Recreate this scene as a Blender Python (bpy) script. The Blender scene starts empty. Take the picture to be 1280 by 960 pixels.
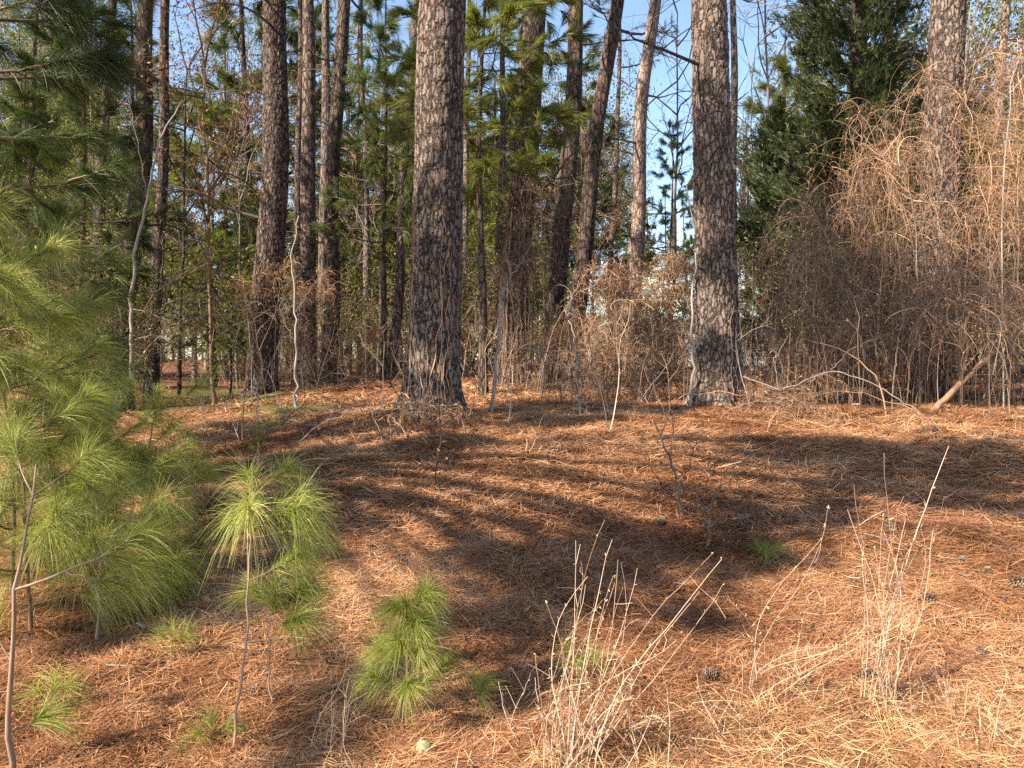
import bpy, math, random
import numpy as np

sc = bpy.context.scene
C = sc.collection
R = math.radians
rng = np.random.default_rng(11)
random.seed(11)

# ------------------------------------------------------------------ camera, sky, sun, exposure
F = 925.0                      # focal length in pixels of the 1280 wide frame
CAM = np.array([0.0, 0.0, 1.5])
PITCH = math.atan(25 / F)      # looking slightly down
cam = bpy.data.cameras.new('camera'); cam.sensor_width = 36; cam.lens = 36 * F / 1280
cam.clip_start = 0.05; cam.clip_end = 3000
camo = bpy.data.objects.new('camera', cam); C.objects.link(camo)
camo.location = CAM; camo.rotation_euler = (math.pi / 2 - PITCH, 0, 0)
sc.camera = camo

SUN_EL, SUN_DIR = R(36), np.array([0.83, 0.56])         # light travels right and away from the camera
SUN_DIR = SUN_DIR / np.linalg.norm(SUN_DIR)
w = bpy.data.worlds.new('World'); sc.world = w; w.use_nodes = True
nt = w.node_tree; bg = nt.nodes['Background']
sky = nt.nodes.new('ShaderNodeTexSky'); sky.sky_type = 'NISHITA'; sky.sun_disc = False
sky.sun_elevation = SUN_EL
sky.sun_rotation = math.atan2(-SUN_DIR[0], -SUN_DIR[1])
sky.air_density = 1.0; sky.dust_density = 0.6; sky.ozone_density = 1.2
nt.links.new(sky.outputs[0], bg.inputs[0]); bg.inputs[1].default_value = 0.105
sun = bpy.data.lights.new('sun', 'SUN'); sun.energy = 5.0; sun.angle = R(0.53); sun.color = (1.0, 0.87, 0.70)
suno = bpy.data.objects.new('sun', sun); C.objects.link(suno)
from mathutils import Vector
sv = Vector((SUN_DIR[0] * math.cos(SUN_EL), SUN_DIR[1] * math.cos(SUN_EL), -math.sin(SUN_EL)))
suno.rotation_euler = sv.to_track_quat('-Z', 'Y').to_euler(); suno.location = (-20, -12, 20)
sc.view_settings.view_transform = 'Standard'; sc.view_settings.look = 'None'
sc.view_settings.exposure = 1.62; sc.view_settings.gamma = 1
sc.render.engine = 'CYCLES'
sc.cycles.max_bounces = 6; sc.cycles.diffuse_bounces = 3; sc.cycles.glossy_bounces = 1
sc.cycles.transmission_bounces = 3; sc.cycles.use_denoising = False
sc.cycles.sample_clamp_indirect = 6

# ------------------------------------------------------------------ helpers
def nrm(a): return a / np.maximum(np.linalg.norm(a, axis=-1, keepdims=True), 1e-9)
def sstep(a, b, x):
    t = np.clip((x - a) / (b - a), 0, 1); return t * t * (3 - 2 * t)
_lat = np.random.default_rng(5).random((256, 256))
def vnoise(x, y, s, o=0):
    x = np.asarray(x, float) / s + 37.3 + o * 17.7; y = np.asarray(y, float) / s + 91.1 + o * 5.3
    xi = np.floor(x).astype(int); yi = np.floor(y).astype(int); fx = x - xi; fy = y - yi
    fx = fx * fx * (3 - 2 * fx); fy = fy * fy * (3 - 2 * fy)
    g = lambda i, j: _lat[(xi + i) % 256, (yi + j) % 256]
    return (g(0, 0) * (1 - fx) + g(1, 0) * fx) * (1 - fy) + (g(0, 1) * (1 - fx) + g(1, 1) * fx) * fy - .5

_py = [-80, -20, 0, 2.5, 3.5, 5, 6.5, 8, 12, 16, 30, 60, 400]
_ph = [-.6, -.1, 0, 0, .14, .45, .73, .90, 1.05, 1.2, 1.3, 1.5, 4]
def h(x, y):
    x = np.asarray(x, float); y = np.asarray(y, float)
    z = np.interp(y, _py, _ph)
    z = z - .40 * sstep(-2.6, -6.5, x) * sstep(6, 11, y) * (1 - sstep(40, 80, y))
    z = z - .16 * sstep(-1.6, -3.2, x) * sstep(3.5, 5, y) * (1 - sstep(7, 10, y))
    z = z + .03 * np.exp(-((x + .95) ** 2 + (y - 7.8) ** 2) / .7)
    z = z + .06 * sstep(1.5, 4, x) * sstep(5, 8, y) * (1 - sstep(10, 16, y))
    near = 1 - sstep(12, 30, np.abs(y))
    for a, b_, r_ in ((-.87, 8.0, .42), (2.39, 8.6, .42), (5.2, 9.4, .4), (-4.12, 12.2, .4)): z = z + .11 * np.exp(-((x - a) ** 2 + (y - b_) ** 2) / (r_ * r_))
    z = z + vnoise(x, y, 2.1) * .14 + vnoise(x, y, .7, 1) * .085 * near + vnoise(x, y, .22, 2) * .05 * near
    return z
def P(px, py, d):
    a = (px - 640); b = (480 - py)
    fy = F * math.cos(PITCH) + b * math.sin(PITCH); fz = -F * math.sin(PITCH) + b * math.cos(PITCH)
    return np.array([a * d / fy, d, CAM[2] + fz * d / fy])
def G(px, d):
    x = (px - 640) * d / F; return np.array([x, d, float(h(x, d))])
def GY(px, py, lo=1.5, hi=40):
    """the ground point seen at a pixel"""
    for d in np.arange(lo, hi, .02):
        p = P(px, py, d)
        if p[2] <= h(p[0], d): return np.array([p[0], d, float(h(p[0], d))])
    return G(px, hi)

class MB:
    def __init__(s): s.v = []; s.a = []; s.q = []; s.t = []; s.qm = []; s.tm = []; s.n = 0
    def add(s, v, quads=None, tris=None, a=0.5, m=0):
        v = np.asarray(v, float).reshape(-1, 3)
        s.v.append(v); s.a.append(np.broadcast_to(np.asarray(a, float), (len(v),)))
        if quads is not None and len(quads):
            s.q.append(np.asarray(quads) + s.n); s.qm.append(np.full(len(quads), m))
        if tris is not None and len(tris):
            s.t.append(np.asarray(tris) + s.n); s.tm.append(np.full(len(tris), m))
        s.n += len(v)
    def mesh(s, name, mats, loc=None, smooth=False):
        me = bpy.data.meshes.new(name)
        if not s.n: return me
        v = np.concatenate(s.v)
        if loc is not None: v = v - np.asarray(loc)
        q = np.concatenate(s.q) if s.q else np.zeros((0, 4), int); t = np.concatenate(s.t) if s.t else np.zeros((0, 3), int)
        me.vertices.add(len(v)); me.vertices.foreach_set('co', v.astype(np.float32).ravel())
        me.loops.add(q.size + t.size); me.loops.foreach_set('vertex_index', np.concatenate([q.ravel(), t.ravel()]).astype(np.int32))
        me.polygons.add(len(q) + len(t))
        st = np.concatenate([np.arange(len(q)) * 4, q.size + np.arange(len(t)) * 3]).astype(np.int32)
        me.polygons.foreach_set('loop_start', st)
        mi = np.concatenate([np.concatenate(s.qm) if s.qm else [], np.concatenate(s.tm) if s.tm else []]).astype(np.int32)
        me.polygons.foreach_set('material_index', mi)
        me.polygons.foreach_set('use_smooth', np.full(len(st), smooth))
        at = me.attributes.new('v', 'FLOAT', 'POINT'); at.data.foreach_set('value', np.concatenate(s.a).astype(np.float32))
        for m in (mats if isinstance(mats, (list, tuple)) else [mats]): me.materials.append(m)
        me.update(calc_edges=True)
        return me
    def build(s, name, mats, parent=None, loc=None, smooth=False):
        """links the collected shapes as ONE mesh object; loc = world point the vertices are measured from"""
        if loc is None and parent is not None: loc = parent.location
        o = bpy.data.objects.new(name, s.mesh(name, mats, loc, smooth)); C.objects.link(o)
        if parent is not None: o.parent = parent
        elif loc is not None: o.location = loc
        return o
    # -- shapes
    def tubes(s, Pt, Rd, k=3, a=None, m=0, cap=False):
        Pt = np.asarray(Pt, float); Rd = np.asarray(Rd, float)
        if Pt.ndim == 2: Pt = Pt[None]; Rd = Rd[None]
        S, n, _ = Pt.shape
        if S == 0: return
        T = nrm(np.gradient(Pt, axis=1))
        av = np.abs(nrm(T.mean(1))); ref = np.eye(3)[np.argmin(av, axis=1)][:, None, :]
        U = nrm(np.cross(T, ref)); V = np.cross(T, U)
        th = np.arange(k) * 2 * math.pi / k
        ring = Pt[:, :, None] + Rd[:, :, None, None] * (U[:, :, None] * np.cos(th)[:, None] + V[:, :, None] * np.sin(th)[:, None])
        idx = np.arange(S * n * k).reshape(S, n, k); nx = np.roll(idx, -1, 2)
        q = np.stack([idx[:, :-1], nx[:, :-1], nx[:, 1:], idx[:, 1:]], -1).reshape(-1, 4)
        if a is None: a = rng.random(S)
        a = np.broadcast_to(np.asarray(a), (S,))
        s.add(ring, quads=q, a=np.repeat(a, n * k), m=m)
        if cap:
            c = np.arange(S)[:, None] + np.zeros((1, k), int)
            base = s.n - S * n * k
            s.add(Pt[:, -1], a=a, m=m); ci = s.n - S
            tri = np.stack([idx[:, -1] + base, nx[:, -1] + base, c + ci], -1).reshape(-1, 3)
            s.t.append(tri); s.tm.append(np.full(len(tri), m))
    def needles(s, B, D, L, W, droop=.2, a=None, m=0, side=None):
        B = np.asarray(B, float); N = len(B)
        if N == 0: return
        D = nrm(np.asarray(D, float)); L = np.broadcast_to(L, (N,))[:, None]; W = np.broadcast_to(W, (N,))[:, None]
        dr = np.broadcast_to(droop, (N,))[:, None] * L
        if side is None: side = rng.normal(size=(N, 3))
        U = nrm(np.cross(D, side)); z = np.array([0, 0, -1.0])
        p1 = B + D * L * .5 + z * dr * .22; p2 = B + D * L + z * dr
        v = np.stack([B - U * W * .4, B + U * W * .4, p1 - U * W * .5, p1 + U * W * .5, p2], 1)
        i = np.arange(N)[:, None] * 5
        if a is None: a = rng.random(N)
        s.add(v, quads=i + np.array([0, 1, 3, 2]), tris=i + np.array([2, 3, 4]), a=np.repeat(np.broadcast_to(a, (N,)), 5), m=m)
    def leaves(s, Ct, D, L, W, a=None, m=0):
        """small four cornered leaves"""
        N = len(Ct); D = nrm(D); U = nrm(np.cross(D, rng.normal(size=(N, 3))))
        L = np.broadcast_to(L, (N,))[:, None]; W = np.broadcast_to(W, (N,))[:, None]
        bend = nrm(np.cross(D, U)) * L * rng.uniform(-.25, .25, (N, 1))
        v = np.stack([Ct, Ct + D * L * .5 + U * W * .5 + bend, Ct + D * L, Ct + D * L * .5 - U * W * .5 + bend * .6], 1)
        i = np.arange(N)[:, None] * 4
        if a is None: a = rng.random(N)
        s.add(v, quads=i + np.array([0, 1, 2, 3]), a=np.repeat(np.broadcast_to(a, (N,)), 4), m=m)
    def box(s, lo, hi, a=.5, m=0):
        x0, y0, z0 = lo; x1, y1, z1 = hi
        v = [(x0,y0,z0),(x1,y0,z0),(x1,y1,z0),(x0,y1,z0),(x0,y0,z1),(x1,y0,z1),(x1,y1,z1),(x0,y1,z1)]
        s.add(v, quads=[(0,3,2,1),(4,5,6,7),(0,1,5,4),(1,2,6,5),(2,3,7,6),(3,0,4,7)], a=a, m=m)

def tag(o, label, cat, group=None, kind=None):
    if label: o['label'] = label; o['category'] = cat
    if group: o['group'] = group
    if kind: o['kind'] = kind
    return o
def thing(name, label, cat, loc, group=None):
    o = bpy.data.objects.new(name, None); o.empty_display_size = .2; C.objects.link(o); o.location = tuple(float(c) for c in loc)
    return tag(o, label, cat, group)
def copy_tree(o, parent=None):
    c = o.copy(); C.objects.link(c); c.parent = parent
    for ch in list(o.children): copy_tree(ch, c)
    return c

# ------------------------------------------------------------------ materials
def new_mat(name):
    m = bpy.data.materials.new(name); m.use_nodes = True; t = m.node_tree; t.nodes.clear()
    out = t.nodes.new('ShaderNodeOutputMaterial'); b = t.nodes.new('ShaderNodeBsdfPrincipled')
    t.links.new(b.outputs[0], out.inputs[0])
    return m, t, out, b
def N(t, typ, **kw):
    n = t.nodes.new(typ)
    for k, v in kw.items(): setattr(n, k, v)
    return n
def ramp(t, fac, stops):
    r = N(t, 'ShaderNodeValToRGB'); e = r.color_ramp.elements
    while len(e) > 1: e.remove(e[-1])
    e[0].position, e[0].color = stops[0][0], (*stops[0][1], 1)
    for p, c in stops[1:]: x = e.new(p); x.color = (*c, 1)
    t.links.new(fac, r.inputs[0]); return r.outputs[0]
def mixc(t, f, a, b, mode='MIX'):
    n = N(t, 'ShaderNodeMix', data_type='RGBA', blend_type=mode)
    for i, v in ((0, f), (6, a), (7, b)):
        if isinstance(v, (int, float)): n.inputs[i].default_value = v
        elif isinstance(v, tuple): n.inputs[i].default_value = (*v, 1)
        else: t.links.new(v, n.inputs[i])
    return n.outputs[2]
def math_(t, op, a, b=None, c=None):
    n = N(t, 'ShaderNodeMath', operation=op)
    for i, v in enumerate((a, b, c)):
        if v is None: continue
        if isinstance(v, (int, float)): n.inputs[i].default_value = v
        else: t.links.new(v, n.inputs[i])
    return n.outputs[0]
def noise(t, vec, scale, detail=4, rough=.6):
    n = N(t, 'ShaderNodeTexNoise'); n.inputs['Scale'].default_value = scale
    n.inputs['Detail'].default_value = detail; n.inputs['Roughness'].default_value = rough
    if vec is not None: t.links.new(vec, n.inputs['Vector'])
    return n

def leafy(name, stops, transl=.3, rough=.45, spec=.35, nscale=1.3, objvar=.25):
    """needles and leaves: colour varies by blade, by patch and by plant; some light passes through"""
    m, t, out, b = new_mat(name)
    at = N(t, 'ShaderNodeAttribute', attribute_name='v'); geo = N(t, 'ShaderNodeNewGeometry')
    nz = noise(t, geo.outputs['Position'], nscale, 2)
    oi = N(t, 'ShaderNodeObjectInfo')
    f = math_(t, 'ADD', math_(t, 'MULTIPLY', at.outputs['Fac'], .6), math_(t, 'MULTIPLY', nz.outputs['Fac'], .4))
    f = math_(t, 'ADD', f, math_(t, 'MULTIPLY', math_(t, 'SUBTRACT', oi.outputs['Random'], .5), objvar))
    col = ramp(t, f, stops)
    t.links.new(col, b.inputs['Base Color']); b.inputs['Roughness'].default_value = rough
    b.inputs['Specular IOR Level'].default_value = spec
    tr = N(t, 'ShaderNodeBsdfTranslucent'); t.links.new(mixc(t, 1.0, col, (1.0, 1.0, .62), 'MULTIPLY'), tr.inputs[0])
    mx = N(t, 'ShaderNodeMixShader'); mx.inputs[0].default_value = transl
    t.links.new(b.outputs[0], mx.inputs[1]); t.links.new(tr.outputs[0], mx.inputs[2]); t.links.new(mx.outputs[0], out.inputs[0])
    return m
def woody(name, stops, nscale=25, rough=.85, zs=.3):
    m, t, out, b = new_mat(name)
    at = N(t, 'ShaderNodeAttribute', attribute_name='v'); geo = N(t, 'ShaderNodeNewGeometry')
    mp = N(t, 'ShaderNodeMapping'); mp.inputs['Scale'].default_value = (1, 1, zs); t.links.new(geo.outputs['Position'], mp.inputs[0])
    nz = noise(t, mp.outputs[0], nscale, 4)
    f = math_(t, 'ADD', math_(t, 'MULTIPLY', at.outputs['Fac'], .5), math_(t, 'MULTIPLY', nz.outputs['Fac'], .5))
    t.links.new(ramp(t, f, stops), b.inputs['Base Color']); b.inputs['Roughness'].default_value = rough
    b.inputs['Specular IOR Level'].default_value = .2
    bp = N(t, 'ShaderNodeBump'); bp.inputs['Distance'].default_value = .004; bp.inputs['Strength'].default_value = .6
    t.links.new(nz.outputs['Fac'], bp.inputs['Height']); t.links.new(bp.outputs[0], b.inputs['Normal'])
    return m
def bark(name, plate=.055, disp=.014, tint=(1, 1, 1), real=True, crack=.05):
    """pine bark: flaky plates divided by dark furrows, grey outside and red-brown where flakes have fallen"""
    m, t, out, b = new_mat(name)
    tc = N(t, 'ShaderNodeTexCoord'); oi = N(t, 'ShaderNodeObjectInfo')
    add = N(t, 'ShaderNodeVectorMath', operation='ADD'); t.links.new(tc.outputs['Object'], add.inputs[0])
    sc_ = N(t, 'ShaderNodeVectorMath', operation='SCALE'); t.links.new(oi.outputs['Location'], sc_.inputs[0]); sc_.inputs['Scale'].default_value = 3.1
    t.links.new(sc_.outputs[0], add.inputs[1])
    wn = noise(t, add.outputs[0], 11, 5, .65)
    ws = N(t, 'ShaderNodeVectorMath', operation='MULTIPLY_ADD'); t.links.new(wn.outputs['Color'], ws.inputs[0]); ws.inputs[1].default_value = (.085, .085, .16)
    t.links.new(add.outputs[0], ws.inputs[2])
    mp = N(t, 'ShaderNodeMapping'); mp.inputs['Scale'].default_value = (1 / plate, 1 / plate, .30 / plate); t.links.new(ws.outputs[0], mp.inputs[0])
    ve = N(t, 'ShaderNodeTexVoronoi', feature='DISTANCE_TO_EDGE'); ve.inputs['Scale'].default_value = 1; t.links.new(mp.outputs[0], ve.inputs['Vector'])
    vc = N(t, 'ShaderNodeTexVoronoi', feature='F1'); vc.inputs['Scale'].default_value = 1; t.links.new(mp.outputs[0], vc.inputs['Vector'])
    mp2 = N(t, 'ShaderNodeMapping'); mp2.inputs['Scale'].default_value = (2.6 / plate, 2.6 / plate, 1.5 / plate); t.links.new(ws.outputs[0], mp2.inputs[0])
    ve2 = N(t, 'ShaderNodeTexVoronoi', feature='F1'); ve2.inputs['Scale'].default_value = 1; t.links.new(mp2.outputs[0], ve2.inputs['Vector'])
    fine = noise(t, ws.outputs[0], 38, 6, .7); big = noise(t, add.outputs[0], 2.2, 4)
    mr = N(t, 'ShaderNodeMapRange', interpolation_type='SMOOTHSTEP'); mr.inputs['From Max'].default_value = .17; t.links.new(ve.outputs['Distance'], mr.inputs[0])
    brk = noise(t, add.outputs[0], 14, 3); fur = math_(t, 'MAXIMUM', mr.outputs[0], math_(t, 'MULTIPLY', math_(t, 'SUBTRACT', brk.outputs['Fac'], .52), 3.2)); fur = math_(t, 'MINIMUM', fur, 1.0)
    sep = N(t, 'ShaderNodeSeparateColor'); t.links.new(vc.outputs['Color'], sep.inputs[0])
    sep2 = N(t, 'ShaderNodeSeparateColor'); t.links.new(ve2.outputs['Color'], sep2.inputs[0])
    mps = N(t, 'ShaderNodeMapping'); mps.inputs['Scale'].default_value = (15, 15, 1.6); t.links.new(add.outputs[0], mps.inputs[0])
    streak = noise(t, mps.outputs[0], 1, 5, .6)
    mpl = N(t, 'ShaderNodeMapping'); mpl.inputs['Scale'].default_value = (7, 7, 2.2); t.links.new(add.outputs[0], mpl.inputs[0])
    patch = noise(t, mpl.outputs[0], 1, 4, .55)
    hgt = math_(t, 'ADD', math_(t, 'MULTIPLY', fur, .55), math_(t, 'ADD', math_(t, 'MULTIPLY', math_(t, 'MULTIPLY', sep.outputs[0], fur), .45), math_(t, 'ADD', math_(t, 'MULTIPLY', sep2.outputs[0], .22), math_(t, 'ADD', math_(t, 'MULTIPLY', fine.outputs['Fac'], .25), math_(t, 'MULTIPLY', streak.outputs['Fac'], .9)))))
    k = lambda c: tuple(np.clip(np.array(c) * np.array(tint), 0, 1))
    f = math_(t, 'ADD', math_(t, 'MULTIPLY', sep2.outputs[1], .35), math_(t, 'ADD', math_(t, 'MULTIPLY', fine.outputs['Fac'], .45), math_(t, 'MULTIPLY', big.outputs['Fac'], .3)))
    col = ramp(t, f, [(.2, k((.15, .11, .088))), (.45, k((.225, .165, .135))), (.65, k((.30, .235, .195))), (.88, k((.37, .31, .27)))])
    red = math_(t, 'MULTIPLY', math_(t, 'GREATER_THAN', sep.outputs[1], .66), .35)
    col = mixc(t, red, col, k((.24, .125, .085)))
    tone = math_(t, 'ADD', math_(t, 'MULTIPLY', streak.outputs['Fac'], 1.3), math_(t, 'MULTIPLY', patch.outputs['Fac'], .9))
    col = mixc(t, 1.0, col, ramp(t, tone, [(.72, (.52, .47, .43)), (1.05, (.88, .86, .83)), (1.35, (1.12, 1.12, 1.10))]), 'MULTIPLY')
    col = mixc(t, math_(t, 'SUBTRACT', 1.0, fur), col, k((crack, crack * .75, crack * .62)))
    t.links.new(col, b.inputs['Base Color']); b.inputs['Roughness'].default_value = .9; b.inputs['Specular IOR Level'].default_value = .15
    if real:
        dn = N(t, 'ShaderNodeDisplacement'); dn.inputs['Scale'].default_value = disp; dn.inputs['Midlevel'].default_value = 1.0
        t.links.new(hgt, dn.inputs['Height']); t.links.new(dn.outputs[0], out.inputs['Displacement']); m.displacement_method = 'BOTH'
    else:
        bp = N(t, 'ShaderNodeBump'); bp.inputs['Distance'].default_value = disp; bp.inputs['Strength'].default_value = 1
        t.links.new(hgt, bp.inputs['Height']); t.links.new(bp.outputs[0], b.inputs['Normal'])
    return m
def plain(name, col, rough=.7, var=.12, nscale=6):
    m, t, out, b = new_mat(name)
    geo = N(t, 'ShaderNodeNewGeometry'); nz = noise(t, geo.outputs['Position'], nscale, 5)
    c = np.array(col); t.links.new(ramp(t, nz.outputs['Fac'], [(.3, tuple(c * (1 - var))), (.7, tuple(np.minimum(c * (1 + var), 1)))]), b.inputs['Base Color'])
    b.inputs['Roughness'].default_value = rough
    return m

MOSS = [(G(px, d), r) for px, d, r in ((345, 8.2, .5), (355, 9.6, .7), (300, 11.5, .8), (250, 17, 1.8), (225, 13.5, 1.3))]
def moss_at(x, y):
    m = np.zeros_like(np.asarray(x, float))
    for g, r in MOSS: m = np.maximum(m, np.exp(-((x - g[0]) ** 2 + ((y - g[1]) * .8) ** 2) / r ** 2))
    return m
M = {}
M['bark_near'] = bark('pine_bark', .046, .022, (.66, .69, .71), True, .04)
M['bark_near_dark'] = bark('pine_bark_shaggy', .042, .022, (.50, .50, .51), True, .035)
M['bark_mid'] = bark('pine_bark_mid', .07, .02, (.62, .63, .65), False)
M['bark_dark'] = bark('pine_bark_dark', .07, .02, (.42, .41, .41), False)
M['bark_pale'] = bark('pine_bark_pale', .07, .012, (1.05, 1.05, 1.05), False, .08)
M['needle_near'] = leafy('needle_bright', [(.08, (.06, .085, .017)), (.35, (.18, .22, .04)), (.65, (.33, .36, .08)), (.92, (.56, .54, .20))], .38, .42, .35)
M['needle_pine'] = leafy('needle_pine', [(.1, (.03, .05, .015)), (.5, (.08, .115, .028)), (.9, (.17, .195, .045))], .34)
M['needle_far'] = leafy('needle_sun_tint', [(.1, (.06, .08, .018)), (.5, (.16, .185, .036)), (.9, (.30, .30, .07))], .42)  # lighter copy of the pine needles, sunlit look put into the colour
M['cedar'] = leafy('cedar_spray', [(.1, (.014, .023, .010)), (.5, (.033, .048, .016)), (.9, (.075, .092, .026))], .18)
M['leaf_green'] = leafy('leaf_green', [(.1, (.05, .06, .018)), (.5, (.17, .18, .04)), (.9, (.38, .34, .09))], .45)
M['leaf_brown'] = leafy('leaf_brown', [(.1, (.10, .05, .028)), (.5, (.22, .115, .055)), (.9, (.38, .23, .12))], .25, .7, .15)
M['twig_grey'] = woody('twig_grey', [(.2, (.075, .06, .048)), (.5, (.17, .14, .115)), (.8, (.31, .27, .23))])
M['twig_dark'] = woody('twig_dark', [(.2, (.035, .026, .022)), (.5, (.075, .055, .044)), (.8, (.15, .12, .10))])
M['twig_brown'] = woody('twig_brown', [(.2, (.07, .04, .027)), (.5, (.16, .095, .06)), (.8, (.30, .19, .12))])
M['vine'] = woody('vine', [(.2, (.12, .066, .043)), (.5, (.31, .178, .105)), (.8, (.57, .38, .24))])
M['vine_dark'] = woody('vine_dark', [(.2, (.065, .044, .034)), (.5, (.15, .10, .072)), (.8, (.29, .21, .15))])  # darker vine tone, also stands in for shade low in the thickets
M['pale_bark'] = woody('pale_bark', [(.25, (.11, .10, .085)), (.5, (.27, .25, .22)), (.75, (.44, .42, .37))], 18)
M['sapling_bark'] = woody('sapling_bark', [(.2, (.09, .055, .035)), (.5, (.20, .13, .085)), (.8, (.36, .26, .18))], 40)
M['straw'] = leafy('pine_straw', [(.06, (.085, .04, .023)), (.30, (.24, .105, .052)), (.58, (.47, .235, .11)), (.92, (.74, .49, .29))], .08, .5, .35, 1.6)
M['dry_grass'] = leafy('dry_grass', [(.1, (.26, .13, .06)), (.5, (.50, .32, .16)), (.9, (.68, .54, .33))], .2, .6, .25)
M['stalk'] = woody('dry_stalk', [(.2, (.20, .13, .085)), (.5, (.42, .30, .205)), (.8, (.62, .49, .37))], 30)
M['cone'] = woody('pine_cone', [(.2, (.055, .036, .025)), (.5, (.14, .095, .066)), (.8, (.25, .19, .145))], 60)
# ------------------------------------------------------------------ ground
def ground():
    u = np.linspace(-1, 1, 521); xs = 300 * np.sinh(6.2 * u) / np.sinh(6.2)
    vv = np.concatenate([np.linspace(-60, -2, 24)[:-1], np.linspace(-2, 14, 420)[:-1], 14 + 326 * np.linspace(0, 1, 80) ** 2.6])
    X, Y = np.meshgrid(xs, vv); Z = h(X, Y)
    n0, n1 = X.shape; idx = np.arange(n0 * n1).reshape(n0, n1)
    q = np.stack([idx[:-1, :-1], idx[:-1, 1:], idx[1:, 1:], idx[1:, :-1]], -1).reshape(-1, 4)
    m, t, out, b = new_mat('forest_floor')
    geo = N(t, 'ShaderNodeNewGeometry'); at = N(t, 'ShaderNodeAttribute', attribute_name='v')
    mp = N(t, 'ShaderNodeMapping'); mp.inputs['Scale'].default_value = (1, 1.6, 1); mp.inputs['Rotation'].default_value = (0, 0, .5); t.links.new(geo.outputs['Position'], mp.inputs[0])
    n1_ = noise(t, mp.outputs[0], 34, 6, .75); n2 = noise(t, geo.outputs['Position'], 3, 4)
    f = math_(t, 'ADD', math_(t, 'MULTIPLY', n1_.outputs['Fac'], .75), math_(t, 'MULTIPLY', n2.outputs['Fac'], .25))
    col = ramp(t, f, [(.3, (.05, .024, .014)), (.46, (.15, .066, .033)), (.58, (.29, .14, .072)), (.75, (.44, .26, .14))])
    mossc = ramp(t, n1_.outputs['Fac'], [(.3, (.06, .075, .02)), (.7, (.19, .20, .06))])
    col = mixc(t, math_(t, 'MULTIPLY', at.outputs['Fac'], math_(t, 'GREATER_THAN', n2.outputs['Fac'], .42)), col, mossc)
    t.links.new(col, b.inputs['Base Color']); b.inputs['Roughness'].default_value = .9; b.inputs['Specular IOR Level'].default_value = .1
    bp = N(t, 'ShaderNodeBump'); bp.inputs['Distance'].default_value = .03; t.links.new(n1_.outputs['Fac'], bp.inputs['Height']); t.links.new(bp.outputs[0], b.inputs['Normal'])
    moss = .95 * moss_at(X, Y)
    mb = MB(); mb.add(np.stack([X, Y, Z], -1), quads=q, a=moss.ravel())
    o = mb.build('ground', m, smooth=True); o['kind'] = 'structure'
ground()

def straw():
    """shed pine needles lying on the floor: nobody could count them"""
    mb = MB()
    for n, d0, d1, L, W, lift in ((430000, 2.1, 4.8, .16, .0019, .035), (280000, 4.4, 9, .18, .0031, .04), (110000, 8.5, 18, .26, .008, .05)):
        y = np.sqrt(rng.uniform(d0 ** 2, d1 ** 2, n)); x = rng.uniform(-.86, .86, n) * (y + .3)
        dens = vnoise(x, y, .5, 7) + .5 * vnoise(x, y, .16, 8)
        keep = (dens > -.60 + .3 * rng.random(n)) & (moss_at(x, y) < .35 + .5 * rng.random(n) ** 3); x, y = x[keep], y[keep]; n = len(x)
        z = h(x, y)
        az = vnoise(x, y, .35, 9) * 8 + rng.normal(0, .9, n); el = rng.normal(.05, .20, n)
        D = np.stack([np.cos(az) * np.cos(el), np.sin(az) * np.cos(el), np.sin(el)], 1)
        ln = L * rng.uniform(.45, 1.15, n)
        B = np.stack([x, y, z + lift * rng.random(n) ** 1.5 + .003], 1) - D * (ln * .4)[:, None]
        B[:, 2] = np.maximum(B[:, 2], h(B[:, 0], B[:, 1]) + .002)
        tone = .5 + vnoise(x, y, .9, 12) * .6 + vnoise(x, y, .13, 15) * .35 + rng.normal(0, .26, n)
        side = np.tile([0, 0, 1.0], (n, 1)) + rng.normal(0, .25, (n, 3))
        mb.needles(B, D, ln, W * rng.uniform(.6, 2.0, n), .02, np.clip(tone, 0, 1), side=side)
    o = mb.build('pine_straw', M['straw']); tag(o, 'rust brown pine needles carpeting the forest floor', 'pine straw', kind='stuff')
    mb = MB(); n = 4200
    y = np.sqrt(rng.uniform(2.2 ** 2, 11 ** 2, n)); x = rng.uniform(-.8, .8, n) * y
    az = rng.uniform(0, 6.28, n); el = rng.normal(.2, .25, n)
    D = np.stack([np.cos(az) * np.cos(el), np.sin(az) * np.cos(el), np.sin(el)], 1)
    mb.leaves(np.stack([x, y, h(x, y) + .012], 1), D, rng.uniform(.03, .08, n), rng.uniform(.018, .04, n))
    n = 1700
    y = np.sqrt(rng.uniform(2.2 ** 2, 9 ** 2, n)); x = rng.uniform(-.8, .8, n) * y
    az = rng.uniform(0, 6.28, n); L = rng.uniform(.04, .2, n)
    p0 = np.stack([x, y, h(x, y) + .012], 1); d = np.stack([np.cos(az), np.sin(az), rng.normal(.05, .12, n)], 1) * L[:, None]
    mb.tubes(np.stack([p0, p0 + d * .5 + rng.normal(0, .006, (n, 3)), p0 + d], 1), np.stack([rng.uniform(.002, .005, n)] * 3, 1), 4, m=1)
    o = mb.build('leaf_litter', [M['leaf_brown'], M['twig_grey']]); tag(o, 'fallen brown leaves and bits of twig among the pine straw', 'leaf litter', kind='stuff')
straw()

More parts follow.
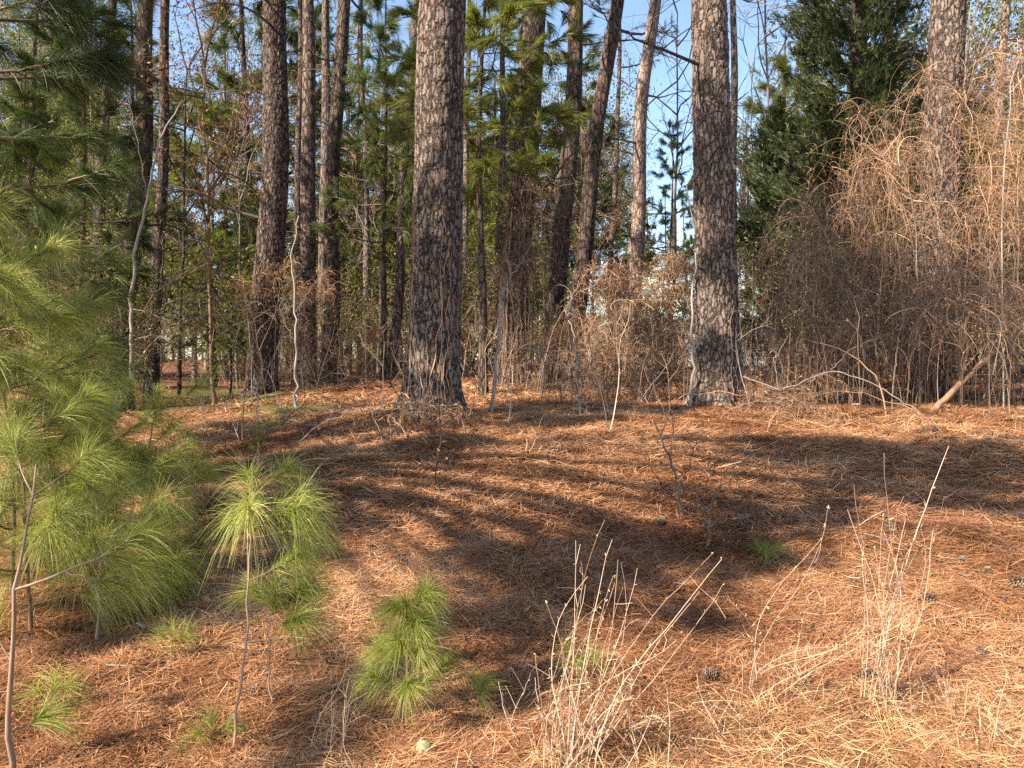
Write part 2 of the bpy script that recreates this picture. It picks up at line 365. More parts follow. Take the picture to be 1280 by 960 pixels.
# ------------------------------------------------------------------ pine builders
def tufts(mb, tip, dirs, n, L, W, m=0, spread=.55, back=.12, droop=.18, tone=None):
    """brush of needles round the last bit of each twig"""
    S = len(tip); dirs = nrm(dirs)
    B = np.repeat(tip, n, 0); A = np.repeat(dirs, n, 0); t = rng.random(S * n)
    rd = rng.normal(size=(S * n, 3)); rd -= A * (rd * A).sum(1, keepdims=True); rd = nrm(rd)
    sp = spread * (1.25 - .9 * t)[:, None] * rng.uniform(.6, 1.3, (S * n, 1))
    D = A + rd * sp
    Bp = B - A * (back * (1 - t))[:, None]
    if tone is None: tone = rng.random(S)
    a = np.clip(np.repeat(tone, n) * .65 + rng.random(S * n) * .35, 0, 1)
    mb.needles(Bp, D, L * rng.uniform(.7, 1.1, S * n), W, droop, a, m)

def crown(H, Rr, nb, per, nn, L, W, shape=1, up=.35, droop=.2, seed=0, gap=.35, rw=.03):
    """limbs with brushes of needles at the twig ends; base of the crown at the origin"""
    g = np.random.default_rng(seed); mb = MB()
    tips = []; tdir = []
    for i in range(nb):
        f = ((i + g.random()) / nb) ** .9; z = f * H
        r = Rr * ((1 - f) ** .7 if shape == 1 else (.35 + .65 * math.sin(math.pi * min(1, f * .9 + .15)))) * g.uniform(.6, 1.1)
        r = max(r, .25); az = i * 2.4 + g.normal(0, .4)
        d = np.array([math.cos(az), math.sin(az), 0])
        tt = np.linspace(0, 1, 6)[:, None]
        path = np.array([0, 0, z]) + d * r * tt + np.array([0, 0, 1]) * r * (up * tt ** 1.6 + (f - .35) * .5 * tt) + g.normal(0, .03 * r, (6, 3)) * tt
        rr = rw * (.4 + .6 * (1 - f)) * (1 - .8 * tt[:, 0]) * max(.4, r / Rr)
        mb.tubes(path, rr, 5, m=1)
        k = max(2, int(per * r / Rr)); s = gap + (1 - gap) * g.random(k) ** .8
        ii = s * 5; lo = np.minimum(ii.astype(int), 4); p = path[lo] + (path[lo + 1] - path[lo]) * (ii - lo)[:, None]
        ax = nrm(path[-1] - path[0])
        tw = ax * g.uniform(.2, .9, (k, 1)) + g.normal(0, .55, (k, 3)) + np.array([0, 0, .25])
        tw = nrm(tw); tl = r * .32 * g.uniform(.4, 1.1, (k, 1)) * (1.15 - s[:, None] * .6)
        e = p + tw * tl
        mb.tubes(np.stack([p, (p + e) / 2 + g.normal(0, .03, (k, 3)), e], 1), np.tile(rr[3] * .45 * np.array([1, .8, .5]), (k, 1)) + .002, 3, m=1)
        tips += [e, path[-1:]]; tdir += [tw, ax[None]]
    tp = np.concatenate(tips); td = np.concatenate(tdir)
    tufts(mb, tp, td, nn, L, W, 0, droop=droop, back=L * .7)
    return mb

CROWNS = []
for i, (H, Rr, nb, per) in enumerate(((8, 2.6, 34, 20), (7, 3.0, 30, 22), (9, 2.3, 36, 17), (6, 2.4, 26, 20))):
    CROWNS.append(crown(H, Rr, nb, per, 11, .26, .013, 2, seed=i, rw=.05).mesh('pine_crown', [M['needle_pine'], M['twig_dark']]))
SUN_TINTED = [crown(H, Rr, nb, per, 16, .24, .015, 2, seed=20 + i, rw=.05).mesh('pine_crown_sun_tint', [M['needle_far'], M['twig_dark']])
         for i, (H, Rr, nb, per) in enumerate(((8, 2.6, 36, 24), (7, 3.0, 34, 24)))]

def trunk_mesh(path, rad, k):
    mb = MB(); mb.tubes(path, rad, k, cap=True); return mb
def pine_trunk(base, slope, r0, H, k, dz_near, flare=.35, wob=.05, seed=0):
    g = np.random.default_rng(seed)
    zs = [-.35]; z = -.35
    while z < H: z += dz_near if z < 7 else max(dz_near, .35); zs.append(z)
    zs = np.array(zs); ph = g.uniform(0, 6.28, 4)
    wx = wob * (np.sin(zs * .55 + ph[0]) + .5 * np.sin(zs * 1.3 + ph[1])) * np.clip(zs / 2, 0, 1)
    wy = wob * (np.sin(zs * .5 + ph[2]) + .5 * np.sin(zs * 1.2 + ph[3])) * np.clip(zs / 2, 0, 1)
    path = np.stack([base[0] + slope * zs + wx, base[1] + wy, base[2] + zs], 1)
    rad = r0 * (1.06 - .88 * np.clip(zs, 0, None) / H) * (1 + flare * np.exp(-np.clip(zs + .1, 0, None) / .22))
    mb = MB(); mb.tubes(path, rad, k, cap=True)
    v = mb.v[0].reshape(len(zs), k, 3); c = path[:, None]
    th = np.arange(k) * 2 * math.pi / k
    lump = sum(a * np.sin(th * n_ + ph[i] + zs[:, None] * b) for i, (a, n_, b) in enumerate(((.03, 2, .6), (.025, 3, -.9), (.02, 5, 1.3))))
    root = .16 * np.exp(-np.clip(zs + .1, 0, None) / .2)[:, None] * np.sin(th * 5 + ph[3])
    mb.v[0] = (c + (v - c) * (1 + lump + root)[:, :, None]).reshape(-1, 3)
    return mb, path, rad

def dead_limb(p, az, L, r, seed, up=.1, fork=2):
    g = np.random.default_rng(seed); mb = MB()
    def go(p, d, L, r, lev):
        n = 6; pts = [p]; dd = d
        for i in range(n - 1):
            dd = nrm(dd + g.normal(0, .16, 3)); pts.append(pts[-1] + dd * L / (n - 1))
        mb.tubes(np.array(pts), r * np.linspace(1, .35, n), 5 if lev == 0 else 3)
        if lev < 2:
            for _ in range(fork + (lev == 0) * 2):
                j = g.integers(1, n); go(pts[j], nrm(dd + g.normal(0, .7, 3)), L * g.uniform(.3, .6), r * .45, lev + 1)
    go(p, np.array([math.cos(az), math.sin(az), up]), L, r, 0)
    return mb

def pine(label, bx, tx, w, d, mat='bark_mid', H=20, det=0, wob=.05, limbs=0, crown_i=None, cz=10.5, flare=.35, cs=.78, seed=0, group=None, limb_z=(2.5, 7)):
    b = G(bx, d); top = P(tx, 0, d); slope = (top[0] - b[0]) / (top[2] - b[2])
    r0 = w * d / F / 2
    t = thing('pine_tree', label, 'tree', b, group)
    k, dz = ((16, .4), (40, .12), (150, .016))[det]
    mb, path, rad = pine_trunk(b, slope, r0, H, k, dz, flare, wob, seed)
    mb.build('trunk', M[mat], t, smooth=True)
    g = np.random.default_rng(seed + 100)
    for i in range(limbs):
        z = g.uniform(*limb_z); j = int(np.argmin(abs(path[:, 2] - b[2] - z))); az = g.uniform(0, 6.28)
        dead_limb(path[j] + np.array([math.cos(az), math.sin(az), 0]) * rad[j] * .8, az, g.uniform(.5, 1.9), .018 + .012 * g.random(), seed * 31 + i, g.uniform(-.25, .3)).build('dead_limb', M['twig_dark'], t)
    ci = (seed if crown_i is None else crown_i) % 4
    o = bpy.data.objects.new('crown', CROWNS[ci]); C.objects.link(o); o.parent = t
    j = int(np.argmin(abs(path[:, 2] - b[2] - cz))); o.location = path[j] - b; s = (H - cz + .6) / (8, 7, 9, 6)[ci]
    o.scale = (s * cs, s * cs, s); o.rotation_euler = (0, 0, seed * 1.3)
    return t, path, rad

PN = {}
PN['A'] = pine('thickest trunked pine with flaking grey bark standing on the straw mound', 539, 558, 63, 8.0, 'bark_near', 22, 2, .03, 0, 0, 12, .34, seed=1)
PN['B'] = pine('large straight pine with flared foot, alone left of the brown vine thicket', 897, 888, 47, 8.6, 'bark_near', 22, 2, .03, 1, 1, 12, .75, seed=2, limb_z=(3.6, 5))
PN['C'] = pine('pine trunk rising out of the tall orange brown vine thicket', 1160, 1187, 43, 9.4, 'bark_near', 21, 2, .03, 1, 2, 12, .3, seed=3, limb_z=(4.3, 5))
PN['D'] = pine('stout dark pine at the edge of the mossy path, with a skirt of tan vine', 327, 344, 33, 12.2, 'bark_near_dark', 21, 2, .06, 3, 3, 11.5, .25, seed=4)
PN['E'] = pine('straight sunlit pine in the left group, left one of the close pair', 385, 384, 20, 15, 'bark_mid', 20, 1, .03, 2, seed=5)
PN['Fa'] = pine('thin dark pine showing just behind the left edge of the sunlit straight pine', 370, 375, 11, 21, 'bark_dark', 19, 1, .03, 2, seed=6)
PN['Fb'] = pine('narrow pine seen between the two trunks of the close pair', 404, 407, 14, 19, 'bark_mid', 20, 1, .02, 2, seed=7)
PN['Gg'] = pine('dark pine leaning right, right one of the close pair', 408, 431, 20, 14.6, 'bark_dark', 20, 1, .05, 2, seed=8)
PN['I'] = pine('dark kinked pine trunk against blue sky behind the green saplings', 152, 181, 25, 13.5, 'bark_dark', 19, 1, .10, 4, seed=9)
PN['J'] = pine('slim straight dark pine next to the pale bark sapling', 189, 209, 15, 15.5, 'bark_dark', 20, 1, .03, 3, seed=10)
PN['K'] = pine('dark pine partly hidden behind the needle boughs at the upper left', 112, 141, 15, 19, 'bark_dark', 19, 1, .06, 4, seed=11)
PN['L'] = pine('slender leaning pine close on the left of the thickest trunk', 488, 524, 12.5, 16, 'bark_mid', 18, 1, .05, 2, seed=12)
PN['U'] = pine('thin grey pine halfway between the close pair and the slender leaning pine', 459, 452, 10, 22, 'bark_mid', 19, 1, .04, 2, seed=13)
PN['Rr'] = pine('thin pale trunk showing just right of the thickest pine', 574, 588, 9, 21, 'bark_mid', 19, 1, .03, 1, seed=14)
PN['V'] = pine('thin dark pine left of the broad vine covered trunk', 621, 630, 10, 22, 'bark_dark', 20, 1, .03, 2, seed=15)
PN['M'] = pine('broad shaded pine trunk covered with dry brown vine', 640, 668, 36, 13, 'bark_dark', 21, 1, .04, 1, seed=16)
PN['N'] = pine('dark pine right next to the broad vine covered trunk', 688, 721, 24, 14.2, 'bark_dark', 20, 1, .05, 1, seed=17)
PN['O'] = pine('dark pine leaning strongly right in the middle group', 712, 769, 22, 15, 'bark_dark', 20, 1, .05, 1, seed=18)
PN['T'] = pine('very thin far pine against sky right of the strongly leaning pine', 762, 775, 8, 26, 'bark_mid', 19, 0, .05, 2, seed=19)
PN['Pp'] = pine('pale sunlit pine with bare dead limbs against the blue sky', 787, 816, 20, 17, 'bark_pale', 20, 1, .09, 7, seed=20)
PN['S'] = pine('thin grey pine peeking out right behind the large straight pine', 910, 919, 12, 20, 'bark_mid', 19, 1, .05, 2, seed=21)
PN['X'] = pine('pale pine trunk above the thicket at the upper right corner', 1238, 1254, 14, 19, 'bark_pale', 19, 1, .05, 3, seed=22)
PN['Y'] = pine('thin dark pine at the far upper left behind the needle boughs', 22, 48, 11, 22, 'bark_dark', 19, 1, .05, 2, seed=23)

# pines beyond, copied from four sorts
def far_pines():
    protos = []
    for i in range(4):
        t = thing('pine_tree', 'slender pine far back in the wood', 'tree', (0, 0, 0), 'pines far back in the wood')
        mb, path, rad = pine_trunk(np.zeros(3), (.02, -.03, .04, .0)[i], (.14, .11, .16, .12)[i], 19, 12, .6, .2, .09, 60 + i)
        mb.build('trunk', M[('bark_mid', 'bark_dark', 'bark_mid', 'bark_pale')[i]], t, smooth=True)
        o = bpy.data.objects.new('crown', (CROWNS + SUN_TINTED)[(0, 2, 5, 4)[i]]); C.objects.link(o); o.parent = t
        o.location = path[int(np.argmin(abs(path[:, 2] - 10)))]; s = (1.15, 1.0, 1.25, 1.15)[i]; o.scale = (s * .75, s * .75, s)
        for q in range(3):
            j = 8 + 3 * q; dead_limb(path[j], q * 2.2 + i, 1.3, .02, i * 9 + q).build('dead_limb', M['twig_dark'], t)
        protos.append(t)
    g = np.random.default_rng(3); pts = []; used = [0] * 4
    while len(pts) < 56:
        d = 20 + 52 * g.random() ** 1.1; x = g.uniform(-.86, .86) * d; px = 640 + F * x / d
        if min([math.hypot(x - a, (d - b) * .6) for a, b in pts] + [9]) < 1.5: continue
        if d < 45 and 805 < px < 990: continue
        if d < 29 and 190 < px < 760: continue
        if (140 < px < 290 or 740 < px < 870) and g.random() < .9: continue
        pts.append((x, d)); i = len(pts) % 4
        o = protos[i] if not used[i] else copy_tree(protos[i])
        used[i] = 1; o.location = (x, d, float(h(x, d)) - .05); o.rotation_euler.z = g.uniform(0, 6.28); s = g.uniform(.8, 1.15); o.scale = (s, s, s)
far_pines()

# young pines of the understorey with green boughs down to eye level
YOUNG = []
for i, (H, Rr, nb, per, mt) in enumerate(((4.6, 1.5, 36, 22, 'needle_pine'), (3.8, 1.7, 34, 30, 'needle_far'), (5.4, 1.6, 44, 20, 'needle_pine'), (4.2, 1.5, 38, 26, 'needle_far'))):
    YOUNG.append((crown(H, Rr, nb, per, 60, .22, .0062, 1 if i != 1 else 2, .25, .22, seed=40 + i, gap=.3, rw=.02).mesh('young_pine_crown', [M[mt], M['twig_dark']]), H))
def young_pine(label, bx, tx, w, d, cz, yi, s=1, group=None, seed=0, wide=1, lean=0):
    b = G(bx, d); top = P(tx, 0, d); slope = (top[0] - b[0]) / (top[2] - b[2])
    t = thing('young_pine', label, 'tree', b, group); me, Hc = YOUNG[yi]
    H = cz + Hc * s * .98
    mb, path, rad = pine_trunk(b, slope, w * d / F / 2, H, 14, .2, .2, .05, seed)
    mb.build('trunk', M['bark_dark'], t, smooth=True)
    o = bpy.data.objects.new('crown', me); C.objects.link(o); o.parent = t
    o.location = path[int(np.argmin(abs(path[:, 2] - b[2] - cz)))] - b; o.scale = (s * wide, s * wide, s); o.rotation_euler = (0, lean, seed * 1.7)
    return t
young_pine('young pine with dark trunk and a broad green bough before the vine covered trunk', 604, 604, 12, 11.2, 3.0, 1, .95, seed=1, wide=1.15)
young_pine('young pine with feathery green boughs left of the thickest trunk', 478, 486, 7, 13.5, 2.4, 2, 1.0, seed=2, wide=.85)
young_pine('young pine with dark boughs among the kinked pines at the upper left', 95, 105, 9, 12.5, 2.0, 0, 1.3, seed=3)
young_pine('small conical evergreen on the far side of the mossy path', 288, 289, 4, 17, .5, 0, .55, seed=4, wide=.8)
young_pine('young pine with sunlit top in the gap left of the stout dark pine', 262, 268, 6, 21, 1.6, 3, 1.5, seed=5, wide=1.2)
young_pine('young pine leaning behind the pale sunlit pine', 838, 842, 5, 19, 1.5, 2, .9, seed=6)
def far_young():
    g = np.random.default_rng(8); proto = None; pts = []; protos = {}
    while len(pts) < 54:
        d = g.uniform(16, 46); x = g.uniform(-.80, .80) * d; px = 640 + F * x / d
        if min([math.hypot(x - a, d - b) for a, b in pts] + [9]) < 1.6: continue
        if d < 42 and 815 < px < 975: continue
        if d < 22 and 270 < px < 880: continue
        if (140 < px < 290 or 740 < px < 870) and g.random() < .7: continue
        pts.append((x, d)); yi = g.integers(0, 4)
        if yi not in protos:
            b = thing('young_pine', 'bushy young pine in the wood behind the main trunks', 'tree', (0, 0, 0), 'young pines of the understorey')
            me, Hc = YOUNG[yi]; mb, path, rad = pine_trunk(np.zeros(3), .01, .06, 1.3 + Hc, 10, .3, .2, .05, int(yi) + 70)
            mb.build('trunk', M['bark_dark'], b, smooth=True)
            o = bpy.data.objects.new('crown', me); C.objects.link(o); o.parent = b; o.location = (0, 0, 1.2); o.rotation_euler.z = .7 * yi
            protos[yi] = b; o = b
        else: o = copy_tree(protos[yi])
        s = g.uniform(.7, 1.3) if d < 22 else g.uniform(1.2, 2.7); o.location = (x, d, float(h(x, d)) - .05); o.scale = (s * g.uniform(.9, 1.3),) * 2 + (s,); o.rotation_euler.z = g.uniform(0, 6.28)
far_young()

# red cedar: dense dark sprays
def cedar(label, bx, d, Hc, Rr, n, cz, seed, topx=None, cw=1.0, shape=None):
    g = np.random.default_rng(seed); b = G(bx, d); t = thing('cedar_tree', label, 'tree', b)
    mb, path, rad = pine_trunk(b, 0, .10 + .012 * Hc, Hc * .97, 12, .3, .3, .04, seed); mb.build('trunk', M['twig_dark'], t, smooth=True)
    mb = MB(); tp = []; td = []
    nb = int(n / 26)
    for i in range(nb):
        f = g.random() ** .85; z = cz + f * (Hc - cz); r = Rr * (1 - f) ** .6 * (.55 + .45 * math.sin(f * 9 + seed) ** 2) * g.uniform(.55, 1.15) + .15
        az = g.uniform(0, 6.28); dv = np.array([math.cos(az), math.sin(az), .35 + g.normal(0, .15)])
        p0 = b + np.array([0, 0, z - .2 * r]); tt = np.linspace(0, 1, 5)[:, None]
        path = p0 + dv * r * tt + np.array([0, 0, .25 * r]) * tt ** 2
        mb.tubes(path, np.linspace(.02, .004, 5), 4, m=1)
        k = 55; s = .3 + .7 * g.random(k) ** .7
        p = p0 + dv * r * s[:, None] + g.normal(0, .11 * r ** .5, (k, 3)) * np.array([1, 1, .7]) + np.array([0, 0, .25 * r]) * s[:, None] ** 2
        tp.append(p); td.append(nrm(dv + np.array([0, 0, .55]) + g.normal(0, .45, (k, 3))))
    tufts(mb, np.concatenate(tp), np.concatenate(td), 22, .095, .0085, 0, spread=.75, back=.15, droop=-.02)
    mb.build('crown', [M['cedar'], M['twig_dark']], t)
cedar('tall dark green cedar standing behind the vine thicket', 1070, 12.5, 10.5, 2.1, 6600, 1.0, 3)
cedar('dark green cedar between the large straight pine and the tall cedar', 972, 14.5, 5.2, 1.3, 3000, .4, 4)
cedar('dark cedar with low boughs filling the shade behind the vine thicket', 1150, 13.5, 5.0, 2.0, 2300, .3, 5)
# ------------------------------------------------------------------ near saplings with long needles
def blades(mb, B, D, L, W, droop, st=5, a=None, m=0):
    B = np.asarray(B, float); n = len(B); D = nrm(np.asarray(D, float)); L = np.broadcast_to(L, (n,)); W = np.broadcast_to(W, (n,)); droop = np.broadcast_to(droop, (n,))
    t = np.linspace(0, 1, st)
    C_ = B[:, None] + D[:, None] * (L[:, None] * t)[..., None] + np.array([0, 0, -1.0]) * (droop * L)[:, None, None] * (t ** 2)[None, :, None]
    U = nrm(np.cross(D, rng.normal(size=(n, 3)))); wd = W[:, None] * (1 - .75 * t ** 3)[None]
    v = np.stack([C_ - U[:, None] * wd[..., None] / 2, C_ + U[:, None] * wd[..., None] / 2], 2)
    i = np.arange(n * st * 2).reshape(n, st, 2)
    q = np.stack([i[:, :-1, 0], i[:, :-1, 1], i[:, 1:, 1], i[:, 1:, 0]], -1).reshape(-1, 4)
    if a is None: a = rng.random(n)
    mb.add(v, quads=q, a=np.repeat(np.broadcast_to(a, (n,)), st * 2), m=m)
def brush(mb, path, f0, n, L, W, droop, spread, fwd=.9, tone=.5, st=5):
    """needles round the outer part of a branch, bent forward, drooping with their weight"""
    k = len(path) - 1; s = (f0 + (1 - f0) * rng.random(n) ** .6) * (k - .001); lo = s.astype(int)
    p = path[lo] + (path[lo + 1] - path[lo]) * (s - lo)[:, None]; ax = nrm(path[lo + 1] - path[lo])
    rd = rng.normal(size=(n, 3)); rd -= ax * (rd * ax).sum(1, keepdims=True); rd = nrm(rd)
    D = ax * fwd + rd * spread * rng.uniform(.3, 1.4, (n, 1)) + rng.normal(0, .12, (n, 3))
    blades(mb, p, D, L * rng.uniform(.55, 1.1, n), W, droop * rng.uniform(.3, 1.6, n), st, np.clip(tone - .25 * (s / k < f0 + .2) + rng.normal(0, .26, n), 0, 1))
def sapling(label, base, tip, branches, r=.009, nl=.2, nn=90, W=.0017, droop=.35, spread=.75, lead=True, mat='needle_near', tone=.5, f0=.35, group=None):
    base = np.asarray(base, float); tip = np.asarray(tip, float)
    t = thing('pine_sapling', label, 'sapling', base, group)
    tt = np.linspace(0, 1, 14)[:, None]
    H = np.linalg.norm(tip - base)
    bend = rng.normal(0, .03 * H, 3) * np.array([1, 1, 0])
    spread = spread * 1.15
    st = base + (tip - base) * tt + bend * np.sin(tt * math.pi) + rng.normal(0, .005, (14, 3)); st[0, 2] -= .05
    mb = MB(); mb.tubes(st, r * (1 - .7 * tt[:, 0]), 8, cap=True); mb.build('stem', M['sapling_bark'], t, smooth=True)
    if lead:
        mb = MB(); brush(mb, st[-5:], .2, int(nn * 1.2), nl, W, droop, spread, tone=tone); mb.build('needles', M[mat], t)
    for f, az, L, up in branches:
        L = max(L, .025)
        p = st[min(13, int(f * 13))]; d = np.array([math.cos(az), math.sin(az), up]); q = np.linspace(0, 1, 9)[:, None]
        pth = p + d * L * q + np.array([0, 0, .18 * L]) * q ** 2 + rng.normal(0, .012 * L, (9, 3)) * q
        mb = MB(); mb.tubes(pth, r * .55 * (1 - .6 * q[:, 0]) * min(1, .5 + L), 6)
        subs = []
        if L > .35:
            for s in (3, 4, 5, 6):
                dd = nrm(d + rng.normal(0, .55, 3) * np.array([1, 1, .5])) * L * rng.uniform(.25, .45)
                sp = pth[s] + dd * np.linspace(0, 1, 6)[:, None] + rng.normal(0, .004, (6, 3)); subs.append(sp)
                mb.tubes(sp, np.linspace(r * .3, r * .16, 6), 5)
        bo = mb.build('branch', M['sapling_bark'], t, smooth=True)
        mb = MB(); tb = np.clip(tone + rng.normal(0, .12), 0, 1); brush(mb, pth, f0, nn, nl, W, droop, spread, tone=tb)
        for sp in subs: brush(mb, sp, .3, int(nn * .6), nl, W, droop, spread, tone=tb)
        no = mb.build('needles', M[mat], bo, loc=t.location); no.parent = bo
    return t
def whorls(n, L0, L1, up0, up1, f0=.15, bias=None, bs=1.0):
    o = []
    for i in range(n):
        f = f0 + (1 - f0) * (i + .5) / n; az = i * 2.399 + rng.normal(0, .3)
        if bias is not None and rng.random() < bs: az = bias + rng.normal(0, .9)
        o.append((f, az, L0 + (L1 - L0) * f + rng.normal(0, .03), up0 + (up1 - up0) * f))
    return o
def up(b, hgt, dx=0, dy=0): return np.asarray(b) + np.array([dx, dy, hgt])

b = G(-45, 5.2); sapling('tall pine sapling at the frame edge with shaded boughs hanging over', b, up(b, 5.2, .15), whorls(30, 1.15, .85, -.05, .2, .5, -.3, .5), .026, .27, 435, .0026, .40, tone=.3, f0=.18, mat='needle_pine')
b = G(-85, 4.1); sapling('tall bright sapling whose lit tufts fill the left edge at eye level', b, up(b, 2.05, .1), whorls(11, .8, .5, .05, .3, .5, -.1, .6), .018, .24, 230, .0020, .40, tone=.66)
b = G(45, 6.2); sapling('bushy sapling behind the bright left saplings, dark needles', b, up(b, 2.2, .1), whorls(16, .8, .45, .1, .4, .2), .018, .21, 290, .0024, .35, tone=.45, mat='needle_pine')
b = G(95, 4.6); sapling('low bushy sapling with arching lime green needles near the path', b, up(b, .75, .05), whorls(10, .55, .3, .15, .5, .15), .012, .23, 217, .0022, .42, tone=.72)
b = G(185, 4.9); sapling('small sapling with drooping needle plumes at the path edge', b, up(b, .95, .05), whorls(10, .42, .25, .2, .5, .2), .010, .24, 217, .0022, .55, tone=.64)
b = G(35, 3.6); sapling('low sapling with dense pale green needles in the left clump', b, up(b, 1.05, -.05), whorls(14, .5, .28, .1, .5, .2), .011, .23, 246, .0019, .42, tone=.75)
b = G(135, 3.9); sapling('knee high sapling with arching needles right of the dense left clump', b, up(b, .7, .05), whorls(9, .42, .25, .1, .5, .2), .009, .23, 217, .0020, .5, tone=.66)
b = G(10, 3.9); sapling('pale green sapling at the left edge above the jointed brown stem', b, up(b, 1.3, -.05), whorls(12, .55, .35, .1, .5, .2), .013, .23, 246, .0020, .4, tone=.7)
b = G(8, 2.62); sapling('sapling with bare jointed brown stem at the lower left corner', b, P(47, 585, 2.66), [(.22, .5, .10, .3), (.42, 2.6, .16, .6), (.66, .25, .42, .25), (.95, 2.5, .2, .7), (.97, .2, .18, .6)], .011, .2, 203, .0014, .35, lead=False, tone=.6, f0=.6)
b = G(115, 3.55); sapling('thin stemmed sapling in the shade behind the jointed brown stem', b, up(b, .72, .02), whorls(6, .3, .2, .2, .5, .4), .007, .2, 145, .0012, .5, tone=.45)
b = GY(290, 945); sapling('sapling with one big mop of bright drooping needles on a bare stem', b, P(312, 590, b[1] + .05), [(.92, .2, .20, .25), (.88, -.35, .22, .05), (.86, -1.3, .15, .3), (.8, .6, .24, .0), (.95, .9, .16, .3), (.84, 2.4, .09, .5), (.62, .1, .2, .35)], .0065, .2, 230, .0018, .7, .85, tone=.74, f0=.3)
b = GY(338, 890); sapling('short two tufted sapling just right of the drooping needle mop', b, P(345, 735, b[1]), [(.85, .2, .14, .5), (.8, .9, .15, .3), (.9, 2.8, .1, .6), (.7, -.5, .16, .2)], .0055, .19, 290, .0016, .55, tone=.65, f0=.35)
b = GY(497, 912); sapling('small cone shaped pine seedling dense with needles on bare straw', b, P(508, 752, b[1]), whorls(14, .2, .05, .25, .8, .25), .006, .15, 333, .0013, .5, .8, tone=.5, f0=.2)
b = GY(598, 905); sapling('tiny pine seedling with a single star of needles', b, P(600, 862, b[1]), [(.95, 1, .03, 1)], .003, .13, 130, .0014, .3, 1.1, tone=.75)
b = GY(322, 640); sapling('thin dark seedling with sparse needles by the mossy patch', b, P(322, 535, b[1]), whorls(4, .2, .1, .4, .8, .4), .007, .17, 58, .0013, .35, tone=.3)
for (px, py, hh, tn, lb) in ((212, 825, .10, .4, 'low tuft of pine needles in the shade between the left stems'), (262, 930, .05, .2, 'dark pine tuft at the foot of the drooping mop sapling'),
                             (955, 712, .10, .35, 'low green pine tuft in the shaded straw on the right'), (205, 745, .12, .35, 'pine seedling plume left of the drooping mop sapling'),
                             (175, 700, .15, .5, 'pine seedling plume beside the low bushy sapling'), (722, 850, .10, .5, 'green pine tuft inside the tall dry stalks'), (60, 900, .12, .7, 'star shaped pine tuft at the jointed brown stem')):
    b = GY(px, py); sapling(lb, b, up(b, hh, .02), [(.8, 0, .07, .5), (.8, 2.1, .08, .4), (.8, 4.2, .07, .5)], .004, .14, 75, .0014, .35, 1.0, tone=tn - .1)

